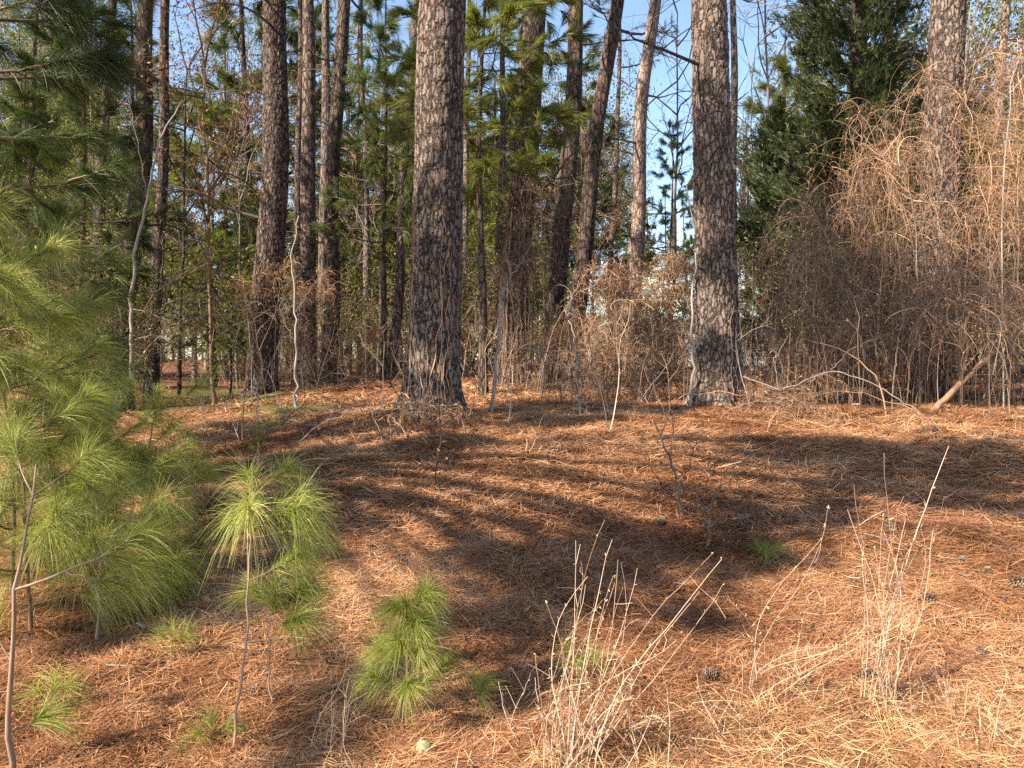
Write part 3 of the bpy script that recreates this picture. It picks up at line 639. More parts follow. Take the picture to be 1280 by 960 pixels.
# ------------------------------------------------------------------ vines
def wander(start, d0, n, ds, grav, wig, g):
    S = len(start); pts = [start]; d = nrm(d0); curl = g.normal(0, wig, (S, 3))
    for i in range(n - 1):
        curl = curl * .75 + g.normal(0, wig, (S, 3)) * .6
        d = nrm(d + curl + np.array([0, 0, -grav]) * (i / n)); pts.append(pts[-1] + d * np.broadcast_to(ds, (S,))[:, None])
    return np.stack(pts, 1)
def thicket(label, blobs, n, mats=('vine', 'vine_dark'), seed=0, r=.0022, leaf=1.7, stems=16, leafmat='leaf_brown', group=None, L=1.0, sub=2.2):
    """arching stems out of the ground, runners hanging from them in curtains, fine twigs on the runners"""
    g = np.random.default_rng(seed)
    cs = np.array([P(px, py, d) for px, py, d, *_ in blobs]); rs = np.array([q[3:] for q in blobs])
    base = cs.mean(0); base[2] = h(base[0], base[1]); t = thing('vine_thicket', label, 'vine thicket', base, group)
    clampz = lambda a, e: a.__setitem__((Ellipsis, 2), np.maximum(a[..., 2], h(a[..., 0], a[..., 1]) + e))
    nh = max(6, stems * 2); pk = g.choice(len(cs), nh, p=rs.prod(1) ** .7 / (rs.prod(1) ** .7).sum())
    hosts = []
    for k in range(nh):
        d = nrm(g.normal(size=3) + np.array([0, 0, .4])); q = cs[pk[k]] + d * rs[pk[k]] * g.uniform(.45, 1.05)
        p0 = q + np.array([g.normal(0, .7), g.normal(0, .35), 0]); p0[2] = h(p0[0], p0[1]) - .04
        tt = np.linspace(0, 1, 16)[:, None]; arc = p0 + (q - p0) * np.array([1, 1, 1]) * np.concatenate([tt ** 1.7, tt ** 1.7, np.sin(tt * math.pi * .62) / math.sin(math.pi * .62)], 1)
        arc = arc + (np.cumsum(g.normal(0, .03, (16, 3)), 0) + .12 * np.sin(tt * g.uniform(3, 9) + g.uniform(0, 6)) * g.normal(size=3)) * tt; clampz(arc, -.03); hosts.append(arc)
        if k % 2 == 0:
            mb = MB(); mb.tubes(arc, np.linspace(1, .3, 16) * g.uniform(.004, .010), 6); mb.build('stem', M[('twig_grey', mats[1], 'twig_brown')[k % 3]], t, smooth=True)
    hosts = np.array(hosts); mb = MB()
    mb.tubes(hosts[1::2], np.linspace(1, .3, 16) * g.uniform(.003, .007, (len(hosts[1::2]), 1)), 4, m=1)
    pw = g.random(nh) ** 1.5 + .15; hi_ = g.choice(nh, n, p=pw / pw.sum()); s_ = (4 + 11 * g.random(n) ** .8); lo = np.minimum(s_.astype(int), 14); f = (s_ - lo)[:, None]
    st = hosts[hi_, lo] * (1 - f) + hosts[hi_, lo + 1] * f; ax = nrm(hosts[hi_, lo + 1] - hosts[hi_, lo])
    sz = np.clip(rs[pk[hi_]].mean(1), .25, 1.0)
    run = wander(st, ax * .5 + g.normal(0, .65, (n, 3)) + np.array([0, 0, .25]), 12, L * sz * .11 * g.uniform(.25, 1.25, n), g.uniform(.2, 1.1), .17, g)
    clampz(run, .01)
    top = run[:, 5, 2] > np.quantile(run[:, 5, 2], .42)  # split by height: sunlit top and shaded bottom are put into the colours
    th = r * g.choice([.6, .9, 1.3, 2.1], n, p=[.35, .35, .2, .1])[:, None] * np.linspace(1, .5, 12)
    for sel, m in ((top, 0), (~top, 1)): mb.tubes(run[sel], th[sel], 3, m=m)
    k = int(n * sub); i = g.integers(0, n, k); j = g.integers(1, 12, k); s0 = run[i, j]
    tw = wander(s0, g.normal(size=(k, 3)) + np.array([0, 0, -.15]), 5, sz[i] * L * .035 * g.uniform(.4, 1.6, k), .5, .25, g)
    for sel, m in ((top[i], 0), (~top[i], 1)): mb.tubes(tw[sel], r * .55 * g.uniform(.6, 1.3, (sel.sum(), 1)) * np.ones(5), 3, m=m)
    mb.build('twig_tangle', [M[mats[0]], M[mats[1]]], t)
    k = int(n * leaf); i = g.integers(0, n, k); j = g.integers(2, 12, k)
    mb = MB(); mb.leaves(run[i, j] + g.normal(0, .012, (k, 3)), g.normal(size=(k, 3)) + np.array([0, 0, -.8]), g.uniform(.02, .06, k), g.uniform(.008, .022, k))
    mb.build('dry_leaves', M[leafmat], t)
    return t
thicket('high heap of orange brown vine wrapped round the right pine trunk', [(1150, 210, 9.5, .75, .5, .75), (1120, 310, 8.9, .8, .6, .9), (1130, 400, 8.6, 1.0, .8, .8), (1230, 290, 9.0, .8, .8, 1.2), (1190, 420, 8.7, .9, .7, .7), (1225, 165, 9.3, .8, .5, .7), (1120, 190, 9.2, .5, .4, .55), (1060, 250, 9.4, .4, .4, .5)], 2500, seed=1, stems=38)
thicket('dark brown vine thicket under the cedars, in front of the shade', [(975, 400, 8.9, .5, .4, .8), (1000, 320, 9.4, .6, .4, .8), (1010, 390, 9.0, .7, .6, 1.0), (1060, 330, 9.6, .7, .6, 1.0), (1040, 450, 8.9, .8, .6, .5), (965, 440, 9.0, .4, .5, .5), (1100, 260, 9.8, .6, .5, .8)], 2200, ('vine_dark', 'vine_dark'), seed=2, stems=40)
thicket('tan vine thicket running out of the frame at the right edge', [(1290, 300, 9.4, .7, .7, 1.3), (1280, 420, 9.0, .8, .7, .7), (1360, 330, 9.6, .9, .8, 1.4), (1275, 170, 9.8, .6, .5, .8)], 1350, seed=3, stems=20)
thicket('straw coloured vine hung low on brush left of the large straight pine', [(810, 385, 10.5, .5, .4, .45), (835, 425, 9.8, .35, .4, .4), (780, 360, 11.2, .4, .4, .35), (835, 350, 10.5, .4, .3, .3)], 1300, seed=4, stems=12)
thicket('low brown brush tangle between the middle trunks and the large straight pine', [(760, 450, 10.5, .8, .7, .40), (800, 470, 9.8, .5, .5, .3), (700, 440, 12, .7, .6, .4), (735, 480, 9.3, .5, .4, .3)], 1500, ('vine', 'vine_dark'), seed=5, stems=24)
thicket('dry brown vines climbing round the broad shaded trunk', [(655, 330, 12.4, .55, .45, 1.5), (640, 230, 12.4, .4, .4, .9), (690, 300, 12.9, .5, .4, 1.2), (640, 420, 12.0, .6, .4, .6), (735, 270, 13.6, .5, .4, 1.0)], 1300, ('vine_dark', 'vine_dark'), seed=6, stems=8)
thicket('skirt of tan vine hanging on the stout dark pine by the path', [(350, 350, 11.7, .28, .3, .35), (340, 400, 11.7, .25, .3, .5), (325, 380, 11.6, .25, .25, .4), (385, 365, 12, .3, .3, .25)], 600, seed=7, stems=4)
thicket('low dry brush round the foot of the thickest pine', [(500, 515, 7.6, .35, .25, .12), (555, 525, 7.3, .4, .25, .14), (600, 530, 7.6, .4, .3, .12)], 420, seed=8, stems=14)
thicket('brown brush among the left group of pines', [(440, 455, 14, .8, .6, .35), (385, 470, 12.6, .6, .5, .25), (470, 430, 16, .7, .6, .5), (360, 440, 14.5, .5, .5, .4)], 1000, ('vine', 'vine_dark'), seed=9, stems=10)
thicket('thin dry tangle at the flared foot of the large straight pine', [(930, 500, 8.2, .35, .3, .16), (960, 520, 7.8, .35, .25, .14), (985, 510, 7.8, .3, .25, .2)], 520, ('vine_dark', 'vine'), seed=10, stems=12)

def trunk_vine(label, key, n, z1, seed, r=.006, mat='vine', fuzz=.0):
    t0, path, rad = PN[key]; g = np.random.default_rng(seed); base = np.array(t0.location)
    t = thing('climbing_vine', label, 'vine', base); zs = path[:, 2] - base[2]
    for i in range(n):
        top = z1 * g.uniform(.45, 1); zz = np.linspace(.02, top, 26); a0 = g.uniform(-2.7, -.4)
        th = a0 + np.cumsum(g.normal(0, .05, 26)); px = np.interp(zz, zs, path[:, 0]); py = np.interp(zz, zs, path[:, 1]); rr = np.interp(zz, zs, rad) + .012 + fuzz * g.random(26)
        pt = np.stack([px + rr * np.cos(th), py + rr * np.sin(th), base[2] + zz], 1)
        mb = MB(); mb.tubes(pt, np.linspace(r, r * .45, 26) * g.uniform(.6, 1.2), 5); mb.build('vine_stem', M[mat], t, smooth=True)
trunk_vine('pale thin vines running up the lower bark of the thickest pine', 'A', 14, 2.3, 1, .006, 'vine')
trunk_vine('dark vine stems climbing the broad shaded trunk', 'M', 12, 4.5, 2, .012, 'vine_dark', .03)
trunk_vine('thin brown vines on the lower trunk of the stout dark pine', 'D', 8, 2.6, 3, .007, 'twig_brown')
trunk_vine('thin vines on the flared foot of the large straight pine', 'B', 7, 1.6, 4, .005, 'vine_dark')

# ------------------------------------------------------------------ bare shrubs, dead saplings and fallen branches
def branching(mb, p, d, L, r, lev, g, n=7, wig=.14, fork=3, decay=.62, upb=.12, k=(6, 4, 3, 3), tips=None, m=0):
    pts = [p]; dd = nrm(d)
    for i in range(n - 1):
        dd = nrm(dd + g.normal(0, wig, 3) + np.array([0, 0, upb * .3])); pts.append(pts[-1] + dd * L / (n - 1))
    pts = np.array(pts); mb.tubes(pts, r * np.linspace(1, .42, n), k[0], m=m)
    if tips is not None: tips.append(pts[-1])
    if lev > 0:
        for _ in range(fork):
            j = int(g.integers(2, n)); branching(mb, pts[j], dd * .8 + g.normal(0, .62, 3), L * decay * g.uniform(.6, 1.1), r * .52, lev - 1, g, n, wig, fork, decay, upb, k[1:] or k, tips, m)
def poly(label, name, cat, pts, r0, r1, mat, forks=(), seed=0, wig=.012, leaf=0, k=7):
    """a stem along pixel points (px, py, depth), with side branches along further pixel points"""
    g = np.random.default_rng(seed)
    def line(p, ra, rb):
        q = np.array([P(*c) if len(c) == 3 else GY(*c) for c in p]); s = np.linspace(0, len(q) - 1, 6 * (len(q) - 1) + 1); lo = np.minimum(s.astype(int), len(q) - 2)
        f = (s - lo)[:, None]; l = q[lo] * (1 - f) + q[lo + 1] * f
        l[1:-1] = (l[:-2] + l[1:-1] * 2 + l[2:]) / 4; l += g.normal(0, wig, l.shape) * np.array([1, .6, .6])
        return l, np.linspace(ra, rb, len(l))
    l, rd = line(pts, r0, r1); t = thing(name, label, cat, l[0])
    mb = MB(); mb.tubes(l, rd, k, cap=True); mb.build('stem', M[mat], t, smooth=True)
    for fk in forks:
        l2, rd2 = line(fk, r1 * 1.0, r1 * .4); mb = MB(); mb.tubes(l2, rd2, 5, cap=True); tips = []
        for j in range(3, len(l2), 3): branching(mb, l2[j], l2[j] - l2[j - 1] + g.normal(0, .03, 3), .25, r1 * .35, 1, g, 5, .2, 2)
        mb.build('branch', M[mat], t, smooth=True)
    if leaf:
        mb = MB(); i = g.integers(2, len(l), leaf); mb.leaves(l[i] + g.normal(0, .05, (leaf, 3)), g.normal(size=(leaf, 3)), .05, .025); mb.build('dry_leaves', M['leaf_brown'], t)
    return t
def gp(px, d): g_ = G(px, d); r_ = g_ - CAM; 
poly('pale barked crooked sapling by the slim dark pine', 'hardwood_sapling', 'sapling', [(165, 475, 11), (164, 400, 11), (167, 320, 11), (184, 250, 11), (198, 175, 11), (228, 125, 11)], .032, .010, 'twig_grey',
     [[(166, 385, 11), (195, 395, 10.8), (212, 400, 10.6)], [(184, 250, 11), (175, 190, 11), (160, 120, 11)], [(167, 425, 11), (190, 418, 10.9), (215, 425, 10.7)]], 1)
poly('white forked dead sapling right of the thickest pine', 'hardwood_sapling', 'sapling', [(612, 548, 8.2), (618, 480, 8.3), (624, 415, 8.4), (631, 357, 8.5)], .024, .012, 'pale_bark', [[(631, 357, 8.5), (612, 335, 8.5), (596, 322, 8.4)], [(631, 357, 8.5), (650, 330, 8.6), (662, 308, 8.6)]], 2)
poly('thin grey sapling in front of the left group of pines', 'hardwood_sapling', 'sapling', [(370, 515, 9.8), (369, 450, 9.8), (371, 390, 9.8), (365, 330, 9.8), (372, 270, 9.8)], .02, .007, 'twig_grey', [[(371, 390, 9.8), (385, 365, 9.8), (400, 345, 9.7)], [(369, 430, 9.8), (355, 400, 9.8), (350, 385, 9.8)]], 3)
poly('grey stem standing just left of the large straight pine', 'hardwood_sapling', 'sapling', [(862, 512, 8.4), (866, 450, 8.4), (864, 390, 8.5), (870, 310, 8.6), (860, 230, 8.7)], .018, .007, 'twig_grey', [[(864, 390, 8.5), (850, 350, 8.5), (836, 330, 8.5)], [(866, 440, 8.4), (884, 410, 8.3), (900, 395, 8.2)]], 4)
poly('dead branch arching over and down into the straw in the shaded hollow', 'dead_branch', 'branch', [(652, 436, 8.6), (690, 440, 8.3), (713, 470, 8.1), (720, 525, 8.0)], .009, .005, 'twig_grey', [[(690, 440, 8.3), (720, 438, 8.2), (745, 452, 8.2)]], 5)
poly('pale dead stem with hanging twigs right of the shaded hollow', 'dead_branch', 'branch', [(726, 530, 8.0), (722, 480, 8.1), (720, 440, 8.2), (712, 400, 8.3)], .011, .006, 'twig_grey', [[(726, 500, 8.0), (745, 528, 7.8), (760, 540, 7.7)]], 6)
poly('pale fallen branch with bare twigs lying below the vine thicket', 'fallen_branch', 'branch', [(930, 470, 8.0), (975, 488, 7.8), (1040, 462, 7.7), (1090, 478, 7.5), (1140, 508, 7.2), (1178, 540, 6.9)], .008, .004, 'twig_grey', [[(1140, 508, 7.2), (1150, 530, 7.0), (1160, 545, 6.9)], [(975, 488, 7.8), (965, 455, 7.8), (985, 420, 7.8)], [(1040, 462, 7.7), (1060, 440, 7.7), (1090, 425, 7.7)]], 7)
poly('leaning grey brown log propped in the right end of the thicket', 'leaning_log', 'log', [(1162, 518, 8.0), (1200, 480, 8.1), (1240, 440, 8.3), (1300, 385, 8.6)], .036, .026, 'twig_brown', [[(1200, 480, 8.1), (1210, 440, 8.1), (1208, 410, 8.1)]], 8, .006, k=9)
poly('pale forked twig lying on the straw left of the mound', 'fallen_branch', 'branch', [(425, 548), (438, 540), (452, 522), (466, 512)], .009, .005, 'pale_bark', [[(440, 542), (452, 538), (462, 530)]], 9, .006)
poly('thin dry stalks rising before the foot of the thickest pine', 'dry_stalk', 'stalk', [(517, 548, 7.2), (522, 520, 7.2), (530, 490, 7.2), (512, 415, 7.3)], .005, .003, 'stalk', [[(522, 520, 7.2), (545, 470, 7.2), (566, 430, 7.2)], [(519, 535, 7.2), (505, 480, 7.2), (498, 450, 7.2)]], 10)
poly('small forked bare twig standing on the sunlit straw', 'dry_stalk', 'stalk', [(657, 590, 6.2), (660, 570, 6.2), (658, 548, 6.2)], .007, .004, 'stalk', [[(660, 570, 6.2), (668, 552, 6.2), (672, 540, 6.2)]], 11, .006)
poly('dark dead twig with curled leaves on the mound', 'dry_stalk', 'stalk', [(541, 635, 5.5), (544, 600, 5.5), (549, 560, 5.5), (552, 520, 5.5)], .007, .003, 'twig_dark', [[(544, 600, 5.5), (565, 592, 5.4), (590, 605, 5.3)], [(545, 590, 5.5), (530, 575, 5.5), (515, 570, 5.5)]], 12, .006, leaf=26)
poly('bare dark shrub with upright twigs in the middle right straw', 'bare_shrub', 'shrub', [(852, 655, 5.0), (848, 615, 5.0), (838, 575, 5.0), (818, 530, 5.0)], .010, .005, 'twig_dark',
     [[(848, 615, 5.0), (862, 580, 5.0), (870, 550, 5.0)], [(838, 575, 5.0), (842, 530, 5.0), (835, 490, 5.0)], [(852, 640, 5.0), (880, 610, 4.9), (898, 575, 4.9)], [(850, 630, 5.0), (822, 600, 5.0), (800, 565, 5.0)]], 13, .008, leaf=10)
poly('dark shrub with brown withered leaves beside the bare shrub', 'bare_shrub', 'shrub', [(886, 690, 4.6), (888, 660, 4.6), (880, 640, 4.6), (868, 610, 4.6)], .010, .005, 'twig_dark', [[(888, 660, 4.6), (905, 640, 4.6), (930, 650, 4.5)], [(880, 640, 4.6), (900, 610, 4.6), (905, 590, 4.6)]], 14, .008, leaf=40)
poly('short pale broken stick lying in the shade on the right', 'fallen_branch', 'branch', [(898, 655), (915, 650), (938, 645)], .010, .008, 'pale_bark', [], 15, .003)
poly('white bent stick in the dark patch at the lower left', 'fallen_branch', 'branch', [(136, 812), (148, 800), (154, 782)], .006, .004, 'pale_bark', [], 16, .003)
poly('thin dry sapling between the mossy path and the left group', 'dry_stalk', 'stalk', [(323, 540, 7.6), (322, 500, 7.6), (318, 460, 7.6)], .010, .005, 'twig_grey', [[(322, 500, 7.6), (330, 480, 7.6), (334, 465, 7.6)]], 17)

def bare_twigs():
    """thin dead seedlings and bare twigs standing in the straw"""
    g = np.random.default_rng(91); k = 0
    while k < 70:
        d = 5.2 + 7.5 * g.random() ** .8; px = g.uniform(230, 1010); 
        if d < 6.6 and g.random() < .75: continue
        b = G(px, d); mb = MB(); H = g.uniform(.25, 1.0) * (1.3 if d > 9 else 1)
        branching(mb, b - np.array([0, 0, .02]), np.array([g.normal(0, .25), g.normal(0, .2), 1]), H, .0045 + .003 * g.random(), 2, g, 7, .12, 3, .55, k=(5, 4, 3))
        o = mb.build('bare_twig', M[('twig_grey', 'twig_brown', 'twig_dark', 'stalk')[k % 4]], loc=b); k += 1
        tag(o, ('thin grey bare twig standing in the straw below the pines', 'thin brown bare twig standing in the straw below the pines', 'thin dark bare twig standing in the straw below the pines', 'thin tan bare twig standing in the straw below the pines')[(k - 1) % 4], 'twig', 'bare twigs standing in the straw')
bare_twigs()
def hardwood(label, px, d, H, seed, mat='twig_grey', lean=0, leaf=0, lev=3, fork=4, r=.05):
    g = np.random.default_rng(seed); b = G(px, d); t = thing('bare_tree', label, 'tree', b)
    tt = np.linspace(0, 1, 12)[:, None]; tr = b + np.array([lean, 0, 1]) * H * tt + np.cumsum(g.normal(0, .03, (12, 3)), 0)
    mb = MB(); mb.tubes(tr, r * np.linspace(1, .3, 12), 8); mb.build('trunk', M[mat], t, smooth=True)
    mb = MB(); tips = []
    for j in range(4, 12):
        for _ in range(2): branching(mb, tr[j], nrm(g.normal(0, .7, 3) + np.array([0, 0, .7])), H * .28 * g.uniform(.6, 1.2), r * .42, lev - 1, g, 6, .17, fork, tips=tips)
    mb.build('crown', M[mat], t)
    if leaf:
        tp = np.array(tips); i = g.integers(0, len(tp), leaf); mb = MB(); mb.leaves(tp[i] + g.normal(0, .12, (leaf, 3)), g.normal(size=(leaf, 3)) + np.array([0, 0, -.7]), g.uniform(.05, .1, leaf), g.uniform(.02, .045, leaf)); mb.build('dry_leaves', M['leaf_brown'], t)
hardwood('bare forked grey tree against the sky left of the tall cedar', 962, 17, 10.5, 1, lean=.0)
hardwood('twiggy tree hung with brown dead leaves left of the stout dark pine', 268, 13.5, 6.0, 2, 'twig_brown', .0, 2600, 4, 4, .045)
hardwood('thin bare tree with dark twigs right of the pale sunlit pine', 838, 20, 9.5, 3, 'twig_dark')
hardwood('dark twiggy tree among the saplings at the left', 225, 16, 7.0, 4, 'twig_dark', .03, 700, 4, 3)
hardwood('bare twiggy tree in the gap right of the thin grey pine', 470, 18, 6.5, 6, 'twig_grey', .02, 300, 4, 4, .035)
hardwood('bare twiggy tree between the middle pines', 745, 18, 6.0, 7, 'twig_brown', -.02, 300, 4, 4, .035)
hardwood('bare pale twiggy tree beyond the mossy path', 300, 20, 6.0, 8, 'twig_grey', .02, 300, 4, 4, .035)
hardwood('leafless tree with tan leaves behind the left group of pines', 450, 24, 8.0, 5, 'twig_brown', 0, 1800, 4, 3)

def far_shrubs():
    """brush of the understorey: five sorts, copied"""
    g = np.random.default_rng(21); protos = []
    for i, (mat, lm, nl, H) in enumerate((('twig_brown', 'leaf_brown', 1100, 1.8), ('twig_grey', 'leaf_brown', 500, 2.6), ('twig_brown', 'leaf_green', 1500, 2.2), ('twig_dark', 'leaf_green', 1300, 2.8), ('twig_dark', 'leaf_green', 2200, 2.8))):
        lb = ('twiggy brown brush in the understorey behind the main trunks', 'bare grey brush in the understorey behind the main trunks', 'brush with yellow green leaves in the understorey', 'tall twiggy brush with small green leaves in the understorey', 'leafy green shrub in the understorey')[i]
        t = thing('understorey_shrub', lb, 'shrub', (0, 0, 0), 'shrubs of the understorey'); mb = MB(); tips = []
        for s in range(5): branching(mb, np.array([g.normal(0, .15), g.normal(0, .15), -.05]), np.array([g.normal(0, .35), g.normal(0, .35), 1]), H * g.uniform(.6, 1), .014, 3, g, 6, .16, 4, tips=tips)
        mb.build('branches', M[mat], t).name = 'branch_tangle'
        if nl:
            tp = np.array(tips); k = g.integers(0, len(tp), nl); mb = MB()
            mb.leaves(tp[k] + g.normal(0, .14, (nl, 3)), g.normal(size=(nl, 3)), g.uniform(.035, .08, nl), g.uniform(.015, .035, nl)); mb.build('foliage', M[lm], t)
        protos.append(t)
    used = [0] * 5; k = 0
    while k < 170:
        d = 11.5 + 38 * g.random() ** 1.1; x = g.uniform(-.8, .8) * d; px = 640 + F * x / d
        if d < 13.5 and 330 < px < 640: continue
        if d < 16.5 and 560 < px < 790: continue
        if d < 16 and 330 < px < 500: continue
        if d < 16 and px < 330 and px > 215: continue
        if d < 40 and 925 < px < 968: continue
        i = k % 5; o = protos[i] if not used[i] else copy_tree(protos[i]); used[i] = 1; k += 1
        o.location = (x, d, float(h(x, d))); o.rotation_euler.z = g.uniform(0, 6.28); s = g.uniform(.6, 1.35); o.scale = (s * 1.1, s * 1.1, s)
far_shrubs()

# yellow green sunlit broad crowns behind
def leafy_tree(label, px, d, cz, spec, seed, mat='leaf_green'):
    g = np.random.default_rng(seed); b = G(px, d); t = thing('leafy_tree', label, 'tree', b)
    mb = MB(); H = cz + max(s[2] + s[3] for s in spec); tt = np.linspace(0, 1, 10)[:, None]; tr = b + np.array([0, 0, 1]) * H * tt + np.cumsum(g.normal(0, .05, (10, 3)), 0)
    mb.tubes(tr, .1 * np.linspace(1, .25, 10), 8); mb.build('trunk', M['twig_grey'], t, smooth=True)
    mb = MB(); nl = 0
    for (ox, oy, oz, r, n) in spec:
        c = b + np.array([ox, oy, cz + oz])
        k = max(6, n // 70); ce = c + nrm(g.normal(size=(k, 3))) * r * g.random((k, 1)) ** .5 * np.array([1, 1, .8])
        mb.tubes(np.stack([np.tile(tr[5:6], (k, 1)), (tr[5] + ce) / 2 + g.normal(0, .12, (k, 3)), ce], 1), np.tile(np.array([.03, .018, .006]), (k, 1)), 4, m=1)
        i = g.integers(0, k, n); p = ce[i] + g.normal(0, .26 * r ** .5, (n, 3))
        mb.leaves(p, g.normal(size=(n, 3)), g.uniform(.07, .14, n), g.uniform(.035, .075, n))
    mb.build('crown', [M[mat], M['twig_grey']], t)
leafy_tree('sunlit yellow green tree behind the upper right of the thicket', 1200, 20, 5, [(0, 0, 5, 2.2, 3600), (1.8, .5, 3, 2.0, 3000), (-1.6, .3, 3.4, 1.6, 2200), (.8, 0, 1, 1.8, 2400)], 1)
leafy_tree('lime green tree glowing between the large straight pine and the cedar', 940, 26, 3, [(0, 0, 2.2, 1.6, 2200), (.7, 0, .2, 1.7, 2000), (-.6, 0, 4.6, 1.1, 1100)], 2)
leafy_tree('yellow green round tree low behind the bare dead limbs', 850, 34, 2, [(0, 0, 1.2, 1.8, 1700), (1.4, 0, .4, 1.5, 1200)], 3)
leafy_tree('tall yellow green tree top behind the stout dark pine', 285, 30, 9, [(0, 0, 4.5, 2.2, 2600), (1.6, .4, 2.4, 2.0, 2200), (-1.5, .2, 1.8, 1.8, 1800), (.4, 0, 0, 1.8, 1600)], 4)
leafy_tree('sunlit thin leaved tree behind the mossy path', 245, 25, 3, [(0, 0, 1.4, 1.6, 1500), (1.2, 0, .2, 1.4, 1200), (-1.4, 0, .6, 1.4, 1200)], 5)
leafy_tree('bright leafy tree behind the thin grey pine of the left group', 465, 33, 4, [(0, 0, 2.4, 1.8, 1600), (1.2, 0, .6, 1.6, 1400), (-1.3, 0, 4.4, 1.5, 1200)], 6)

def far_leafy():
    g = np.random.default_rng(55); src = [o for o in bpy.data.objects if o.get('category') == 'tree' and o.name.startswith('leafy_tree')][:6]
    k = 0
    while k < 46:
        d = g.uniform(23, 60); x = g.uniform(-.75, .75) * d; px = 640 + F * x / d
        if d < 48 and 800 < px < 1000: continue
        if (140 < px < 270 or 740 < px < 870) and g.random() < .7: continue
        o = copy_tree(src[k % 6]); o['label'] = 'yellow green tree deep in the wood behind the trunks'; o['group'] = 'yellow green trees deep in the wood'
        o.location = (x, d, float(h(x, d))); s = g.uniform(.7, 1.3) * (.6 + d / 70); o.scale = (s, s, s); o.rotation_euler.z = g.uniform(0, 6.28); k += 1
far_leafy()

# ------------------------------------------------------------------ dry grass, stalks and cones in front
def stalk_clump(label, base, tips, n, seed, spread=.05, r=.0022, seeds=6, skirt=0, nodes='leaf'):
    g = np.random.default_rng(seed); t = thing('dry_grass_clump', label, 'grass clump', base); allp = []
    for i in range(n):
        tip = tips[i % len(tips)] + (g.normal(0, .05, 3) if i >= len(tips) else 0)
        if i >= len(tips): tip = base + (tip - base) * g.uniform(.35, .95)
        b0 = base + g.normal(0, spread, 3) * np.array([1, 1, 0]); b0[2] = h(b0[0], b0[1]) - .01
        q = np.linspace(0, 1, 14)[:, None]; mid = g.normal(0, .06, 3); bow = (tip - b0) * np.array([1, 1, 0]) * g.uniform(.0, .45)
        l = b0 + (tip - b0) * q - bow * np.sin(q * math.pi) * (1 - q) + mid * np.sin(q * math.pi) * q + np.cumsum(g.normal(0, .004, (14, 3)), 0) * q
        mb = MB(); mb.tubes(l, r * np.linspace(1.1, .4, 14) * g.uniform(.7, 1.25), 5, m=0)
        j = g.integers(4, 14, seeds); a = l[j]
        mb.leaves(a, g.normal(size=(seeds, 3)) * .7 + np.array([0, 0, .5]), g.uniform(.008, .022, seeds), g.uniform(.003, .007, seeds), m=0)
        for _ in range(2):
            j = int(g.integers(5, 13)); d = nrm(l[j] - l[j - 1] + g.normal(0, .5, 3)) * g.uniform(.03, .12)
            mb.tubes(np.stack([l[j], l[j] + d * .5 + g.normal(0, .004, 3), l[j] + d]), np.array([.5, .4, .3]) * r, 3)
        mb.build('stalk', M['stalk'], t)
    if skirt:
        mb = MB(); k = skirt; az = g.uniform(0, 6.28, k); e = g.uniform(.15, 1.2, k); D = np.stack([np.cos(az) * np.cos(e), np.sin(az) * np.cos(e), np.sin(e)], 1)
        blades(mb, base + g.normal(0, .05, (k, 3)) * np.array([1, 1, .2]), D, g.uniform(.1, .28, k), .0024, g.uniform(.4, 1.0, k)); mb.build('leaf_blades', M['dry_grass'], t)
b = GY(712, 968)
stalk_clump('fan of tall pale dry stalks in the front centre', b, [P(762, 650, 2.75), P(775, 672, 2.7), P(798, 700, 2.6), P(893, 699, 2.5), P(716, 680, 2.75), P(683, 755, 2.6), P(735, 720, 2.65), P(845, 790, 2.5), P(905, 700, 2.5), P(685, 830, 2.5), P(672, 822, 2.6)], 40, 1, .06, .0020, 8, 260)
b = GY(790, 955)
stalk_clump('short dry stalks arching right of the front fan', b, [P(800, 770, 2.6), P(855, 795, 2.5), P(840, 860, 2.45), P(745, 800, 2.6)], 12, 2, .1, .0018, 4, 80)
b = GY(1100, 888)
stalk_clump('upright bundle of dry stalks with a grey basal tuft', b, [P(1104, 566, 3.0), P(1182, 552, 3.0), P(1070, 606, 3.0), P(1135, 650, 3.0), P(1098, 640, 3.0), P(1120, 620, 3.0), P(1150, 665, 3.0), P(1088, 700, 3.0)], 24, 3, .04, .0020, 7, 520)
b = GY(945, 872)
stalk_clump('reddish forked weed with small seed heads, lying over to the right', b, [P(1036, 640, 2.95), P(1052, 785, 2.9), P(1075, 780, 2.9), P(1045, 815, 2.85), P(1142, 760, 2.9), P(920, 790, 2.9), P(1005, 750, 2.9), P(905, 740, 2.9)], 11, 4, .05, .0018, 14)
for (px, py, n, lb) in ((1175, 900, 5, 'thin dry grass tuft at the lower right'), (1240, 930, 6, 'dry grass tuft in the lower right corner'), (905, 930, 5, 'thin dry grass tuft below the forked weed'), (640, 930, 3, 'two bare stalks near the round ball'), (405, 945, 7, 'brown weathered grass tuft at the bottom edge left of the round ball'), (440, 960, 5, 'small dry tuft cut off by the bottom edge')):
    b = GY(px, py); stalk_clump(lb, b, [up(b, .25 * random.uniform(.7, 1.3), random.uniform(-.1, .1), .03) for _ in range(4)], n, px, .05, .0014, 3, 70 if n > 3 else 0)

